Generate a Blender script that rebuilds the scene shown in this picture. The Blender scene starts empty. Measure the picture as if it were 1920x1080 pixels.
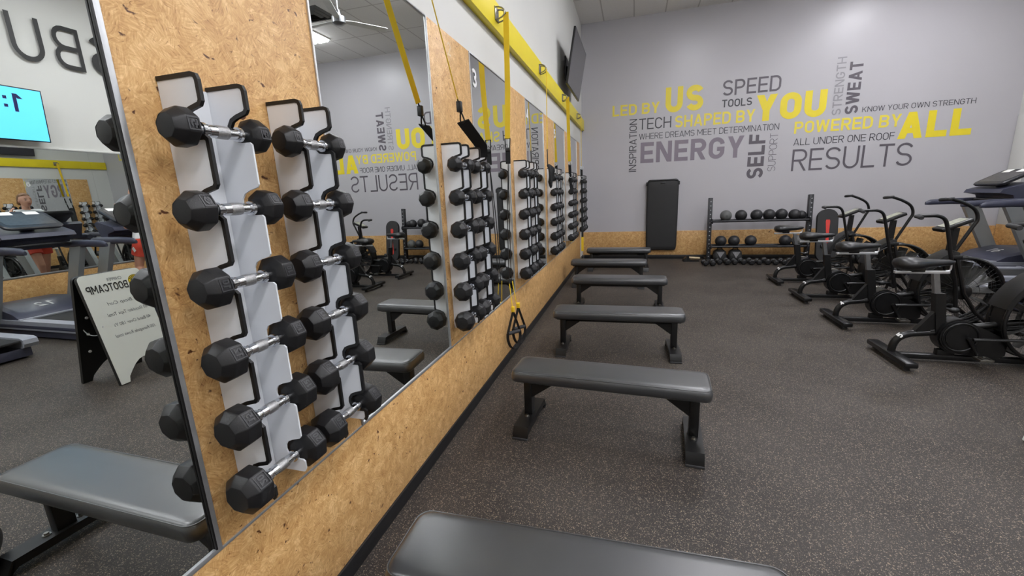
import bpy, bmesh, math, random
from mathutils import Vector, Matrix, Quaternion
random.seed(7)
PI = math.pi
S = bpy.context.scene
COL = S.collection

# ------------------------------------------------------------------ camera
ROOM_W, ROOM_D, ROOM_BACK, CEIL = 7.5, 9.918, -3.2, 4.952
F_PX, YAW, PITCH, ROLL = 792.15, -0.2839, -0.2192, -0.0432
CAM = Vector((1.1193, 0.0, 1.55))
fw = Vector((math.sin(YAW)*math.cos(PITCH), math.cos(YAW)*math.cos(PITCH), math.sin(PITCH)))
rt = Vector((math.cos(YAW), -math.sin(YAW), 0)); up = rt.cross(fw)
r_ = math.cos(ROLL)*rt + math.sin(ROLL)*up; u_ = -math.sin(ROLL)*rt + math.cos(ROLL)*up
cam_d = bpy.data.cameras.new('camera'); cam = bpy.data.objects.new('camera', cam_d); COL.objects.link(cam)
cam_d.sensor_fit = 'HORIZONTAL'; cam_d.sensor_width = 36.0; cam_d.lens = F_PX/1920*36; cam_d.clip_start = .02
m3 = Matrix((r_, u_, -fw)).transposed()
cam.matrix_world = Matrix.Translation(CAM) @ m3.to_4x4()
S.camera = cam

# ------------------------------------------------------------------ world, exposure
w = bpy.data.worlds.new('world'); S.world = w; w.use_nodes = True
w.node_tree.nodes['Background'].inputs[0].default_value = (.8, .85, .9, 1)
w.node_tree.nodes['Background'].inputs[1].default_value = .05
S.view_settings.view_transform = 'Standard'; S.view_settings.look = 'None'
S.view_settings.exposure = 0.0; S.view_settings.gamma = 1.0; S.view_settings.use_curve_mapping = False
LIGHT_STRENGTH = 36.0

# ------------------------------------------------------------------ materials
def lin(c):
    return tuple((x/255/12.92 if x/255 <= .04045 else ((x/255+.055)/1.055)**2.4) for x in c)
def new_mat(name):
    m = bpy.data.materials.new(name); m.use_nodes = True
    return m, m.node_tree.nodes, m.node_tree.links, m.node_tree.nodes['Principled BSDF']
def mat(name, rgb, rough=.5, metal=0., var=.06, scale=8., bump=0., bscale=60., spec=.5, coat=0.):
    m, n, l, b = new_mat(name)
    b.inputs['Roughness'].default_value = rough; b.inputs['Metallic'].default_value = metal
    b.inputs['Specular IOR Level'].default_value = spec
    if coat: b.inputs['Coat Weight'].default_value = coat; b.inputs['Coat Roughness'].default_value = .34; b.inputs['Coat IOR'].default_value = 1.62
    c = lin(rgb)
    tc = n.new('ShaderNodeTexCoord')
    if var:
        t = n.new('ShaderNodeTexNoise'); t.inputs['Scale'].default_value = scale; t.inputs['Detail'].default_value = 4
        l.new(tc.outputs['Object'], t.inputs['Vector'])
        rp = n.new('ShaderNodeValToRGB'); rp.color_ramp.elements[0].position = .3; rp.color_ramp.elements[1].position = .7
        rp.color_ramp.elements[0].color = (*[x*(1-var) for x in c], 1); rp.color_ramp.elements[1].color = (*[min(1, x*(1+var)) for x in c], 1)
        l.new(t.outputs['Fac'], rp.inputs['Fac']); l.new(rp.outputs['Color'], b.inputs['Base Color'])
    else: b.inputs['Base Color'].default_value = (*c, 1)
    if bump:
        t2 = n.new('ShaderNodeTexNoise'); t2.inputs['Scale'].default_value = bscale; t2.inputs['Detail'].default_value = 3
        l.new(tc.outputs['Object'], t2.inputs['Vector'])
        bp = n.new('ShaderNodeBump'); bp.inputs['Strength'].default_value = bump; bp.inputs['Distance'].default_value = .002
        l.new(t2.outputs['Fac'], bp.inputs['Height']); l.new(bp.outputs['Normal'], b.inputs['Normal'])
    return m
def osb_mat(name, axis, tint=1.0):
    m, n, l, b = new_mat(name); b.inputs['Roughness'].default_value = .42; b.inputs['Specular IOR Level'].default_value = .35
    geo = n.new('ShaderNodeNewGeometry')
    warp = n.new('ShaderNodeTexNoise'); warp.inputs['Scale'].default_value = 9; l.new(geo.outputs['Position'], warp.inputs['Vector'])
    wadd = n.new('ShaderNodeVectorMath'); wadd.operation = 'MULTIPLY_ADD'; wadd.inputs[1].default_value = (.08,)*3
    l.new(warp.outputs['Color'], wadd.inputs[0]); l.new(geo.outputs['Position'], wadd.inputs[2])
    fac = []
    for k, (vs, st, off) in enumerate([(24, 1., 0), (33, 1.2, 3.3)]):
        vo = n.new('ShaderNodeTexVoronoi'); vo.inputs['Scale'].default_value = vs; l.new(wadd.outputs[0], vo.inputs['Vector'])
        sp = n.new('ShaderNodeSeparateColor'); l.new(vo.outputs['Color'], sp.inputs[0])
        mu = n.new('ShaderNodeMath'); mu.operation = 'MULTIPLY_ADD'; mu.inputs[1].default_value = 3.1; mu.inputs[2].default_value = off; l.new(sp.outputs[0], mu.inputs[0])
        vr = n.new('ShaderNodeVectorRotate'); vr.rotation_type = 'X_AXIS' if axis == 'x' else 'Y_AXIS'
        l.new(geo.outputs['Position'], vr.inputs['Vector']); l.new(mu.outputs[0], vr.inputs['Angle'])
        mp = n.new('ShaderNodeVectorMath'); mp.operation = 'MULTIPLY'
        mp.inputs[1].default_value = (22*st, 22*st, 190*st)
        l.new(vr.outputs[0], mp.inputs[0])
        no = n.new('ShaderNodeTexNoise'); no.inputs['Scale'].default_value = 1.0; no.inputs['Detail'].default_value = 3; no.inputs['Roughness'].default_value = .65
        l.new(mp.outputs[0], no.inputs['Vector'])
        ad = n.new('ShaderNodeMath'); ad.operation = 'MULTIPLY_ADD'; ad.inputs[1].default_value = .22; l.new(sp.outputs[1], ad.inputs[0]); l.new(no.outputs['Fac'], ad.inputs[2])
        fac.append((no, ad))
    mx = n.new('ShaderNodeMath'); mx.operation = 'ADD'; l.new(fac[0][1].outputs[0], mx.inputs[0]); l.new(fac[1][1].outputs[0], mx.inputs[1])
    hf = n.new('ShaderNodeMath'); hf.operation = 'MULTIPLY'; hf.inputs[1].default_value = .5; l.new(mx.outputs[0], hf.inputs[0])
    rp = n.new('ShaderNodeValToRGB'); e = rp.color_ramp.elements
    e[0].position = .36; e[0].color = (*lin((142*tint, 98*tint, 52*tint)), 1); e[1].position = .80; e[1].color = (*lin((230*tint, 194*tint, 140*tint)), 1)
    a = rp.color_ramp.elements.new(.5); a.color = (*lin((186*tint, 142*tint, 88*tint)), 1)
    a = rp.color_ramp.elements.new(.64); a.color = (*lin((205*tint, 163*tint, 107*tint)), 1)
    l.new(hf.outputs[0], rp.inputs['Fac'])
    # dark resin flecks
    fm = n.new('ShaderNodeVectorMath'); fm.operation = 'MULTIPLY'; fm.inputs[1].default_value = (30, 30, 46)
    l.new(wadd.outputs[0], fm.inputs[0])
    fn = n.new('ShaderNodeTexNoise'); fn.inputs['Scale'].default_value = 1.0; fn.inputs['Detail'].default_value = 2.5; l.new(fm.outputs[0], fn.inputs['Vector'])
    fr = n.new('ShaderNodeValToRGB'); fr.color_ramp.elements[0].position = .675; fr.color_ramp.elements[1].position = .73
    l.new(fn.outputs['Fac'], fr.inputs['Fac'])
    mixf = n.new('ShaderNodeMix'); mixf.data_type = 'RGBA'; l.new(fr.outputs['Color'], mixf.inputs[0])
    l.new(rp.outputs['Color'], mixf.inputs[6]); mixf.inputs[7].default_value = (*lin((82, 46, 22)), 1)
    l.new(mixf.outputs[2], b.inputs['Base Color'])
    cur = mixf.outputs[2]
    for (no_, lo, hi, c_, inv) in ((fac[1][0], .30, .37, (104, 64, 32), True), (fac[0][0], .66, .74, (238, 208, 158), False)):
        r2 = n.new('ShaderNodeValToRGB'); r2.color_ramp.elements[0].position = lo; r2.color_ramp.elements[1].position = hi
        if inv: r2.color_ramp.elements[0].color = (.75, .75, .75, 1); r2.color_ramp.elements[1].color = (0, 0, 0, 1)
        else: r2.color_ramp.elements[1].color = (.6, .6, .6, 1)
        l.new(no_.outputs['Fac'], r2.inputs['Fac'])
        m2 = n.new('ShaderNodeMix'); m2.data_type = 'RGBA'; l.new(r2.outputs['Color'], m2.inputs[0]); l.new(cur, m2.inputs[6]); m2.inputs[7].default_value = (*lin(c_), 1); cur = m2.outputs[2]
    l.new(cur, b.inputs['Base Color'])
    bp = n.new('ShaderNodeBump'); bp.inputs['Strength'].default_value = .25; bp.inputs['Distance'].default_value = .002
    l.new(hf.outputs[0], bp.inputs['Height']); l.new(bp.outputs['Normal'], b.inputs['Normal'])
    return m
def floor_mat():
    m, n, l, b = new_mat('speckled rubber'); b.inputs['Roughness'].default_value = .55; b.inputs['Specular IOR Level'].default_value = .3
    geo = n.new('ShaderNodeNewGeometry')
    wn = n.new('ShaderNodeTexNoise'); wn.inputs['Scale'].default_value = 90; l.new(geo.outputs['Position'], wn.inputs['Vector'])
    wa = n.new('ShaderNodeVectorMath'); wa.operation = 'MULTIPLY_ADD'; wa.inputs[1].default_value = (.012,)*3
    l.new(wn.outputs['Color'], wa.inputs[0]); l.new(geo.outputs['Position'], wa.inputs[2])
    base = n.new('ShaderNodeTexNoise'); base.inputs['Scale'].default_value = 1.7; base.inputs['Detail'].default_value = 5; l.new(geo.outputs['Position'], base.inputs['Vector'])
    br = n.new('ShaderNodeValToRGB'); br.color_ramp.elements[0].position = .3; br.color_ramp.elements[1].position = .72
    br.color_ramp.elements[0].color = (*lin((40, 36, 34)), 1); br.color_ramp.elements[1].color = (*lin((60, 56, 53)), 1)
    l.new(base.outputs['Fac'], br.inputs['Fac'])
    cur = br.outputs['Color']
    for sc, th, c0, c1 in [(210, .80, (162, 148, 128), (104, 92, 80)), (135, .88, (140, 124, 104), (100, 96, 92)), (330, .78, (110, 104, 98), (92, 78, 66))]:
        vo = n.new('ShaderNodeTexVoronoi'); vo.inputs['Scale'].default_value = sc; l.new(wa.outputs[0], vo.inputs['Vector'])
        sp = n.new('ShaderNodeSeparateColor'); l.new(vo.outputs['Color'], sp.inputs[0])
        gt = n.new('ShaderNodeMath'); gt.operation = 'GREATER_THAN'; gt.inputs[1].default_value = th; l.new(sp.outputs[0], gt.inputs[0])
        lt = n.new('ShaderNodeMath'); lt.operation = 'LESS_THAN'; lt.inputs[1].default_value = .42; l.new(vo.outputs['Distance'], lt.inputs[0])
        mu = n.new('ShaderNodeMath'); mu.operation = 'MULTIPLY'; l.new(gt.outputs[0], mu.inputs[0]); l.new(lt.outputs[0], mu.inputs[1])
        cm = n.new('ShaderNodeMix'); cm.data_type = 'RGBA'; cm.inputs[6].default_value = (*lin(c0), 1); cm.inputs[7].default_value = (*lin(c1), 1); l.new(sp.outputs[1], cm.inputs[0])
        mx = n.new('ShaderNodeMix'); mx.data_type = 'RGBA'; l.new(mu.outputs[0], mx.inputs[0]); l.new(cur, mx.inputs[6]); l.new(cm.outputs[2], mx.inputs[7])
        cur = mx.outputs[2]
    l.new(cur, b.inputs['Base Color'])
    bp = n.new('ShaderNodeBump'); bp.inputs['Strength'].default_value = .3; bp.inputs['Distance'].default_value = .001
    l.new(wn.outputs['Fac'], bp.inputs['Height']); l.new(bp.outputs['Normal'], b.inputs['Normal'])
    return m
def ceil_mat():
    m, n, l, b = new_mat('ceiling tile'); b.inputs['Roughness'].default_value = .9
    tc = n.new('ShaderNodeNewGeometry')
    sx = n.new('ShaderNodeSeparateXYZ'); l.new(tc.outputs['Position'], sx.inputs[0])
    outs = []
    for o, off, per in (('X', -.44, .6), ('Y', -.318, 1.2)):
        a = n.new('ShaderNodeMath'); a.operation = 'ADD'; a.inputs[1].default_value = off + 12; l.new(sx.outputs[o], a.inputs[0])
        d = n.new('ShaderNodeMath'); d.operation = 'DIVIDE'; d.inputs[1].default_value = per; l.new(a.outputs[0], d.inputs[0])
        f = n.new('ShaderNodeMath'); f.operation = 'FRACT'; l.new(d.outputs[0], f.inputs[0])
        s = n.new('ShaderNodeMath'); s.operation = 'LESS_THAN'; s.inputs[1].default_value = .024/per; l.new(f.outputs[0], s.inputs[0]); outs.append(s)
    mx = n.new('ShaderNodeMath'); mx.operation = 'MAXIMUM'; l.new(outs[0].outputs[0], mx.inputs[0]); l.new(outs[1].outputs[0], mx.inputs[1])
    no = n.new('ShaderNodeTexNoise'); no.inputs['Scale'].default_value = 90; l.new(tc.outputs['Position'], no.inputs['Vector'])
    rp = n.new('ShaderNodeValToRGB'); rp.color_ramp.elements[0].color = (*lin((224, 221, 219)), 1); rp.color_ramp.elements[1].color = (*lin((244, 242, 240)), 1)
    l.new(no.outputs['Fac'], rp.inputs['Fac'])
    c = n.new('ShaderNodeMix'); c.data_type = 'RGBA'; l.new(mx.outputs[0], c.inputs[0]); l.new(rp.outputs['Color'], c.inputs[6]); c.inputs[7].default_value = (*lin((196, 192, 190)), 1)
    l.new(c.outputs[2], b.inputs['Base Color']); return m
def emit(name, rgb, strength):
    m, n, l, b = new_mat(name); b.inputs['Base Color'].default_value = (*lin(rgb), 1)
    b.inputs['Emission Color'].default_value = (*lin(rgb), 1); b.inputs['Emission Strength'].default_value = strength; return m
def mirror_mat():
    m, n, l, b = new_mat('mirror silver'); b.inputs['Metallic'].default_value = 1; b.inputs['Roughness'].default_value = 0.0
    b.inputs['Base Color'].default_value = (.80, .83, .81, 1); b.inputs['Specular IOR Level'].default_value = 1; return m
def mesh_mat():
    m, n, l, b = new_mat('fan guard wire'); b.inputs['Base Color'].default_value = (.012, .012, .013, 1); b.inputs['Roughness'].default_value = .4; return m

M = dict(
 white_wall=mat('white drywall', (206, 206, 202), .6, var=.012, scale=1.5, bump=.05),
 grey_wall=mat('grey drywall', (179, 177, 181), .35, var=.012, scale=1.5, bump=.04, spec=.45),
 osb_side=osb_mat('strand board side', 'x'), osb_far=osb_mat('strand board far', 'y', .98),
 floor=floor_mat(), ceil=ceil_mat(), mirror=mirror_mat(),
 base=mat('black vinyl base', (22, 22, 24), .45),
 yellow=mat('yellow paint', (232, 212, 38), .4, var=.03, scale=3),
 yellow_dark=mat('yellow board edge', (150, 132, 36), .6),
 alu=mat('brushed aluminium', (186, 188, 190), .38, .7, var=.08, scale=30),
 white_plate=mat('white coated steel', (226, 229, 233), .28, var=.015, scale=4),
 trim=mat('black rubber edging', (16, 16, 17), .5),
 rubber=mat('black rubber', (22, 22, 24), .45, var=.12, scale=25, bump=.12, bscale=300, spec=.45),
 rubber_text=mat('raised rubber marks', (46, 46, 49), .4, var=.05),
 chrome=mat('chrome', (214, 216, 220), .12, 1., var=.04, scale=40),
 chrome_soft=mat('satin chrome', (222, 224, 228), .3, .75, var=.03), knurl=mat('knurled chrome', (176, 176, 176), .35, 1., var=.15, scale=300, bump=.6, bscale=700),
 saddle=mat('glossy saddle', (22, 22, 24), .4, spec=.5), vinyl=mat('black vinyl', (42, 44, 47), .42, var=.1, scale=9, bump=.06, bscale=200, spec=.55, coat=.9),
 frame=mat('black powder coat', (13, 13, 14), .38, var=.1, scale=20),
 frame_worn=mat('worn black frame', (27, 27, 28), .3, .3, var=.2, scale=14),
 steel=mat('grey steel', (158, 160, 163), .3, .9, var=.06, scale=20),
 bolt=mat('zinc bolt', (150, 148, 142), .35, 1.),
 webbing=mat('black webbing', (20, 20, 21), .8, bump=.3, bscale=500),
 ywebbing=mat('yellow webbing', (222, 186, 30), .75, var=.05, bump=.2, bscale=500),
 foam=mat('black foam', (44, 44, 46), .75, bump=.2, bscale=300),
 brown_foam=mat('brown foam', (92, 80, 66), .75),
 mural_yellow=mat('mural yellow', (226, 206, 40), .45, var=.02),
 mural_yellow2=mat('mural pale yellow', (226, 208, 72), .45, var=.02),
 mural_grey=mat('mural grey', (88, 83, 90), .45, var=.02),
 mural_dark=mat('mural dark', (58, 57, 62), .45, var=.02),
 mural_mauve=mat('mural mauve', (124, 115, 126), .45, var=.02),
 mural_pale=mat('mural pale', (143, 141, 145), .45, var=.02),
 black_paint=mat('black letter', (26, 26, 26), .5),
 tv_body=mat('television body', (14, 14, 16), .35), tv_off=mat('dark screen', (46, 45, 50), .14, var=.02, spec=.6),
 tv_blue=emit('blue screen', (88, 196, 250), .95), tv_ink=mat('screen ink', (24, 24, 84), .6),
 lamp=emit('lamp diffuser', (250, 250, 255), LIGHT_STRENGTH),
 lamp_frame=mat('white lamp frame', (232, 232, 230), .5),
 vent=mat('grey vent', (96, 96, 96), .5), vent_dark=mat('dark vent throat', (22, 22, 22), .7),
 mat_black=mat('exercise mat', (34, 34, 35), .6, bump=.25, bscale=120),
 rack=mat('rack steel', (30, 31, 36), .42), ball=mat('ball rubber', (33, 33, 36), .5, bump=.35, bscale=180),
 ball_grey=mat('grey ball rubber', (92, 93, 92), .6, bump=.35, bscale=180),
 red=mat('red insert', (206, 58, 50), .4), cream=mat('cream bar', (206, 186, 150), .5),
 grey_patch=mat('grey patch', (120, 120, 122), .6, var=.25, scale=40),
 tm_silver=mat('silver treadmill', (150, 154, 156), .4, .35, var=.03), tm_navy=mat('navy plastic', (56, 58, 74), .45, var=.05),
 tm_rail=mat('pale deck rail', (142, 145, 154), .4, .1), tm_belt=mat('running belt', (26, 26, 28), .7, bump=.2, bscale=400),
 tm_console=mat('console plastic', (40, 40, 44), .4), tm_display=mat('console display', (66, 64, 64), .3, var=.3, scale=30),
 paper=mat('paper', (236, 236, 232), .7, var=.01), faint_number=mat('faint numerals', (222, 198, 160), .5, var=.01), number=mat('white numerals', (226, 226, 226), .5, var=.01),
 fan=mat('fan blade', (74, 74, 72), .4), wire=mesh_mat(),
 lcd=mat('lcd face', (150, 152, 138), .25, var=.2, scale=30),
 sign_white=mat('whiteboard', (222, 226, 222), .35, var=.01), sign_black=mat('black sign plastic', (18, 18, 18), .5),
 ink=mat('marker ink', (96, 100, 108), .6), sign_ink=mat('sign print', (36, 36, 38), .5), badge=mat('yellow badge', (232, 204, 20), .5),
 skin=mat('skin', (206, 152, 126), .55, var=.04, scale=12), hair=mat('brown hair', (122, 82, 48), .6, var=.3, scale=60),
 shirt=mat('white shirt', (226, 226, 226), .8, var=.02), shorts=mat('coral shorts', (226, 82, 62), .75, var=.04),
 lips=mat('lips', (166, 88, 80), .5), eye=mat('eye', (40, 30, 26), .3), shoe=mat('grey shoe', (120, 122, 130), .6),
)

# ------------------------------------------------------------------ mesh building
class MB:
    def __init__(s): s.v = []; s.f = []
    def add(s, vs, fs, mtx=None):
        o = len(s.v)
        for p in vs:
            p = Vector(p); s.v.append(tuple(mtx @ p) if mtx else tuple(p))
        s.f += [tuple(i+o for i in f) for f in fs]; return s
    def bm(s, b, mtx=None):
        b.verts.ensure_lookup_table(); b.verts.index_update()
        s.add([v.co.copy() for v in b.verts], [[v.index for v in f.verts] for f in b.faces], mtx); b.free(); return s
    def box(s, c, d, bev=0., rot=None, seg=2):
        b = bmesh.new(); bmesh.ops.create_cube(b, size=1.0)
        for v in b.verts: v.co = Vector((v.co.x*d[0], v.co.y*d[1], v.co.z*d[2]))
        if bev: bmesh.ops.bevel(b, geom=list(b.edges), offset=min(bev, min(d)*.45), segments=seg, profile=.5, affect='EDGES')
        mt = Matrix.Translation(c)
        if rot is not None: mt = mt @ (rot.to_4x4() if not isinstance(rot, tuple) else Matrix.Rotation(rot[1], 4, rot[0]))
        return s.bm(b, mt)
    def tube(s, pts, r, n=10, closed=False, caps=True, flat=None):
        pts = [Vector(p) for p in pts]; k = len(pts)
        rs = r if isinstance(r, (list, tuple)) else [r]*k
        tang = []
        for i in range(k):
            if closed: t = pts[(i+1) % k] - pts[i-1]
            else: t = pts[min(i+1, k-1)] - pts[max(i-1, 0)]
            tang.append(t.normalized())
        a = Vector((0, 0, 1)) if abs(tang[0].z) < .9 else Vector((1, 0, 0))
        nrm = tang[0].cross(a).normalized(); vs = []; fs = []
        for i in range(k):
            if i:
                ax = tang[i-1].cross(tang[i])
                if ax.length > 1e-6: nrm = Quaternion(ax.normalized(), tang[i-1].angle(tang[i])) @ nrm
                nrm = (nrm - tang[i]*nrm.dot(tang[i])).normalized()
            bi = tang[i].cross(nrm)
            for j in range(n):
                th = 2*PI*j/n; vs.append(pts[i] + rs[i]*(math.cos(th)*nrm + math.sin(th)*bi))
        for i in range(k if closed else k-1):
            for j in range(n):
                a0 = i*n+j; a1 = i*n+(j+1) % n; i2 = (i+1) % k
                fs.append((a0, a1, i2*n+(j+1) % n, i2*n+j))
        if caps and not closed: fs.append(tuple(range(n-1, -1, -1))); fs.append(tuple((k-1)*n+j for j in range(n)))
        return s.add(vs, fs)
    def cyl(s, p0, p1, r0, r1=None, n=20): return s.tube([p0, p1], [r0, r0 if r1 is None else r1], n)
    def prism(s, poly, fn, d0, d1):
        k = len(poly); vs = [fn(a, b, d0) for a, b in poly] + [fn(a, b, d1) for a, b in poly]
        fs = [tuple(range(k-1, -1, -1)), tuple(range(k, 2*k))] + [(i, (i+1) % k, k+(i+1) % k, k+i) for i in range(k)]
        return s.add(vs, fs)
    def loft(s, rings, cap=True):
        n = len(rings[0]); vs = [p for r in rings for p in r]; fs = []
        for i in range(len(rings)-1):
            for j in range(n): fs.append((i*n+j, i*n+(j+1) % n, (i+1)*n+(j+1) % n, (i+1)*n+j))
        if cap: fs.append(tuple(range(n-1, -1, -1))); fs.append(tuple((len(rings)-1)*n+j for j in range(n)))
        return s.add(vs, fs)
    def sphere(s, c, r, nu=20, nv=12, mtx=None):
        r = r if isinstance(r, (tuple, list)) else (r, r, r); vs = [(c[0], c[1], c[2]-r[2])]; fs = []
        for i in range(1, nv):
            ph = -PI/2 + PI*i/nv
            for j in range(nu):
                th = 2*PI*j/nu; vs.append((c[0]+r[0]*math.cos(ph)*math.cos(th), c[1]+r[1]*math.cos(ph)*math.sin(th), c[2]+r[2]*math.sin(ph)))
        vs.append((c[0], c[1], c[2]+r[2])); L = len(vs)-1
        for j in range(nu):
            fs.append((0, 1+(j+1) % nu, 1+j)); fs.append((L, 1+(nv-2)*nu+j, 1+(nv-2)*nu+(j+1) % nu))
        for i in range(nv-2):
            for j in range(nu): fs.append((1+i*nu+j, 1+i*nu+(j+1) % nu, 1+(i+1)*nu+(j+1) % nu, 1+(i+1)*nu+j))
        return s.add(vs, fs, mtx)
    def quad(s, a, b, c, d): return s.add([a, b, c, d], [(0, 1, 2, 3)])
    def mesh(s, name, m, angle=35):
        me = bpy.data.meshes.new(name); me.from_pydata(s.v, [], s.f)
        b = bmesh.new(); b.from_mesh(me); bmesh.ops.recalc_face_normals(b, faces=b.faces); b.to_mesh(me); b.free()
        for p in me.polygons: p.use_smooth = True
        me.set_sharp_from_angle(angle=math.radians(angle)); me.materials.append(M[m] if isinstance(m, str) else m); return me
    def build(s, name, m, parent=None, angle=35):
        o = bpy.data.objects.new(name, s.mesh(name, m, angle)); COL.objects.link(o)
        if parent is not None: o.parent = parent
        return o
def thing(name, label, cat, loc=(0, 0, 0), rz=0, group=None):
    o = bpy.data.objects.new(name, None); COL.objects.link(o); o.location = loc; o.rotation_euler = (0, 0, rz)
    o.empty_display_size = .1; return tag(o, label, cat, group)
def tag(o, label, cat, group=None, kind=None):
    o['label'] = label; o['category'] = cat
    if group: o['group'] = group
    if kind: o['kind'] = kind
    return o
def struct(name, mb, m, angle=35):
    o = mb.build(name, m, None, angle); o['kind'] = 'structure'; return o
KIDS = {}
def copy_tree(o, parent=None):
    c = o.copy(); COL.objects.link(c)
    if parent is not None: c.parent = parent
    for ch in [x for x in COL.objects if x.parent == o]: copy_tree(ch, c)
    return c
def arc(cx, cy, rx, ry, a0, a1, n=8):
    return [(cx+rx*math.cos(math.radians(a0+(a1-a0)*i/n)), cy+ry*math.sin(math.radians(a0+(a1-a0)*i/n))) for i in range(n+1)]
def rrect(L, W, r, n=6):
    out = []
    for cx, cy, a in ((L/2-r, W/2-r, 0), (-L/2+r, W/2-r, 90), (-L/2+r, -W/2+r, 180), (L/2-r, -W/2+r, 270)): out += arc(cx, cy, r, r, a, a+90, n)
    return out
def smooth(pts, n=6):
    pts = [Vector(p) for p in pts]; out = []
    for i in range(len(pts)-1):
        p0 = pts[max(i-1, 0)]; p1 = pts[i]; p2 = pts[i+1]; p3 = pts[min(i+2, len(pts)-1)]
        for k in range(n):
            t = k/n; out.append(.5*((2*p1)+(p2-p0)*t+(2*p0-5*p1+4*p2-p3)*t*t+(3*p1-p0-3*p2+p3)*t**3))
    out.append(pts[-1]); return out
def strip2d(pts, w, closed=False):
    """mitred strip of width w along a 2d polyline -> list of quads"""
    P = []
    for p in pts:
        v = Vector((*p, 0))
        if not P or (v-P[-1]).length > 1e-3*w+1e-6: P.append(v)
    if closed and (P[0]-P[-1]).length < 1e-3*w+1e-6: P.pop()
    k = len(P); L = []; R = []
    for i in range(k):
        d0 = (P[i]-P[i-1]) if (i or closed) else (P[1]-P[0]); d1 = (P[(i+1) % k]-P[i]) if (i < k-1 or closed) else d0
        d0 = d0.normalized(); d1 = d1.normalized(); n0 = Vector((-d0.y, d0.x, 0)); n1 = Vector((-d1.y, d1.x, 0))
        mi = n0+n1
        mi = mi.normalized() if mi.length > 1e-5 else n0
        sc = min(1/max(mi.dot(n0), .3), 2.5)*w/2
        L.append((P[i]+mi*sc)[:2]); R.append((P[i]-mi*sc)[:2])
    return [[L[i], R[i], R[(i+1) % k], L[(i+1) % k]] for i in range(k if closed else k-1)]

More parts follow.
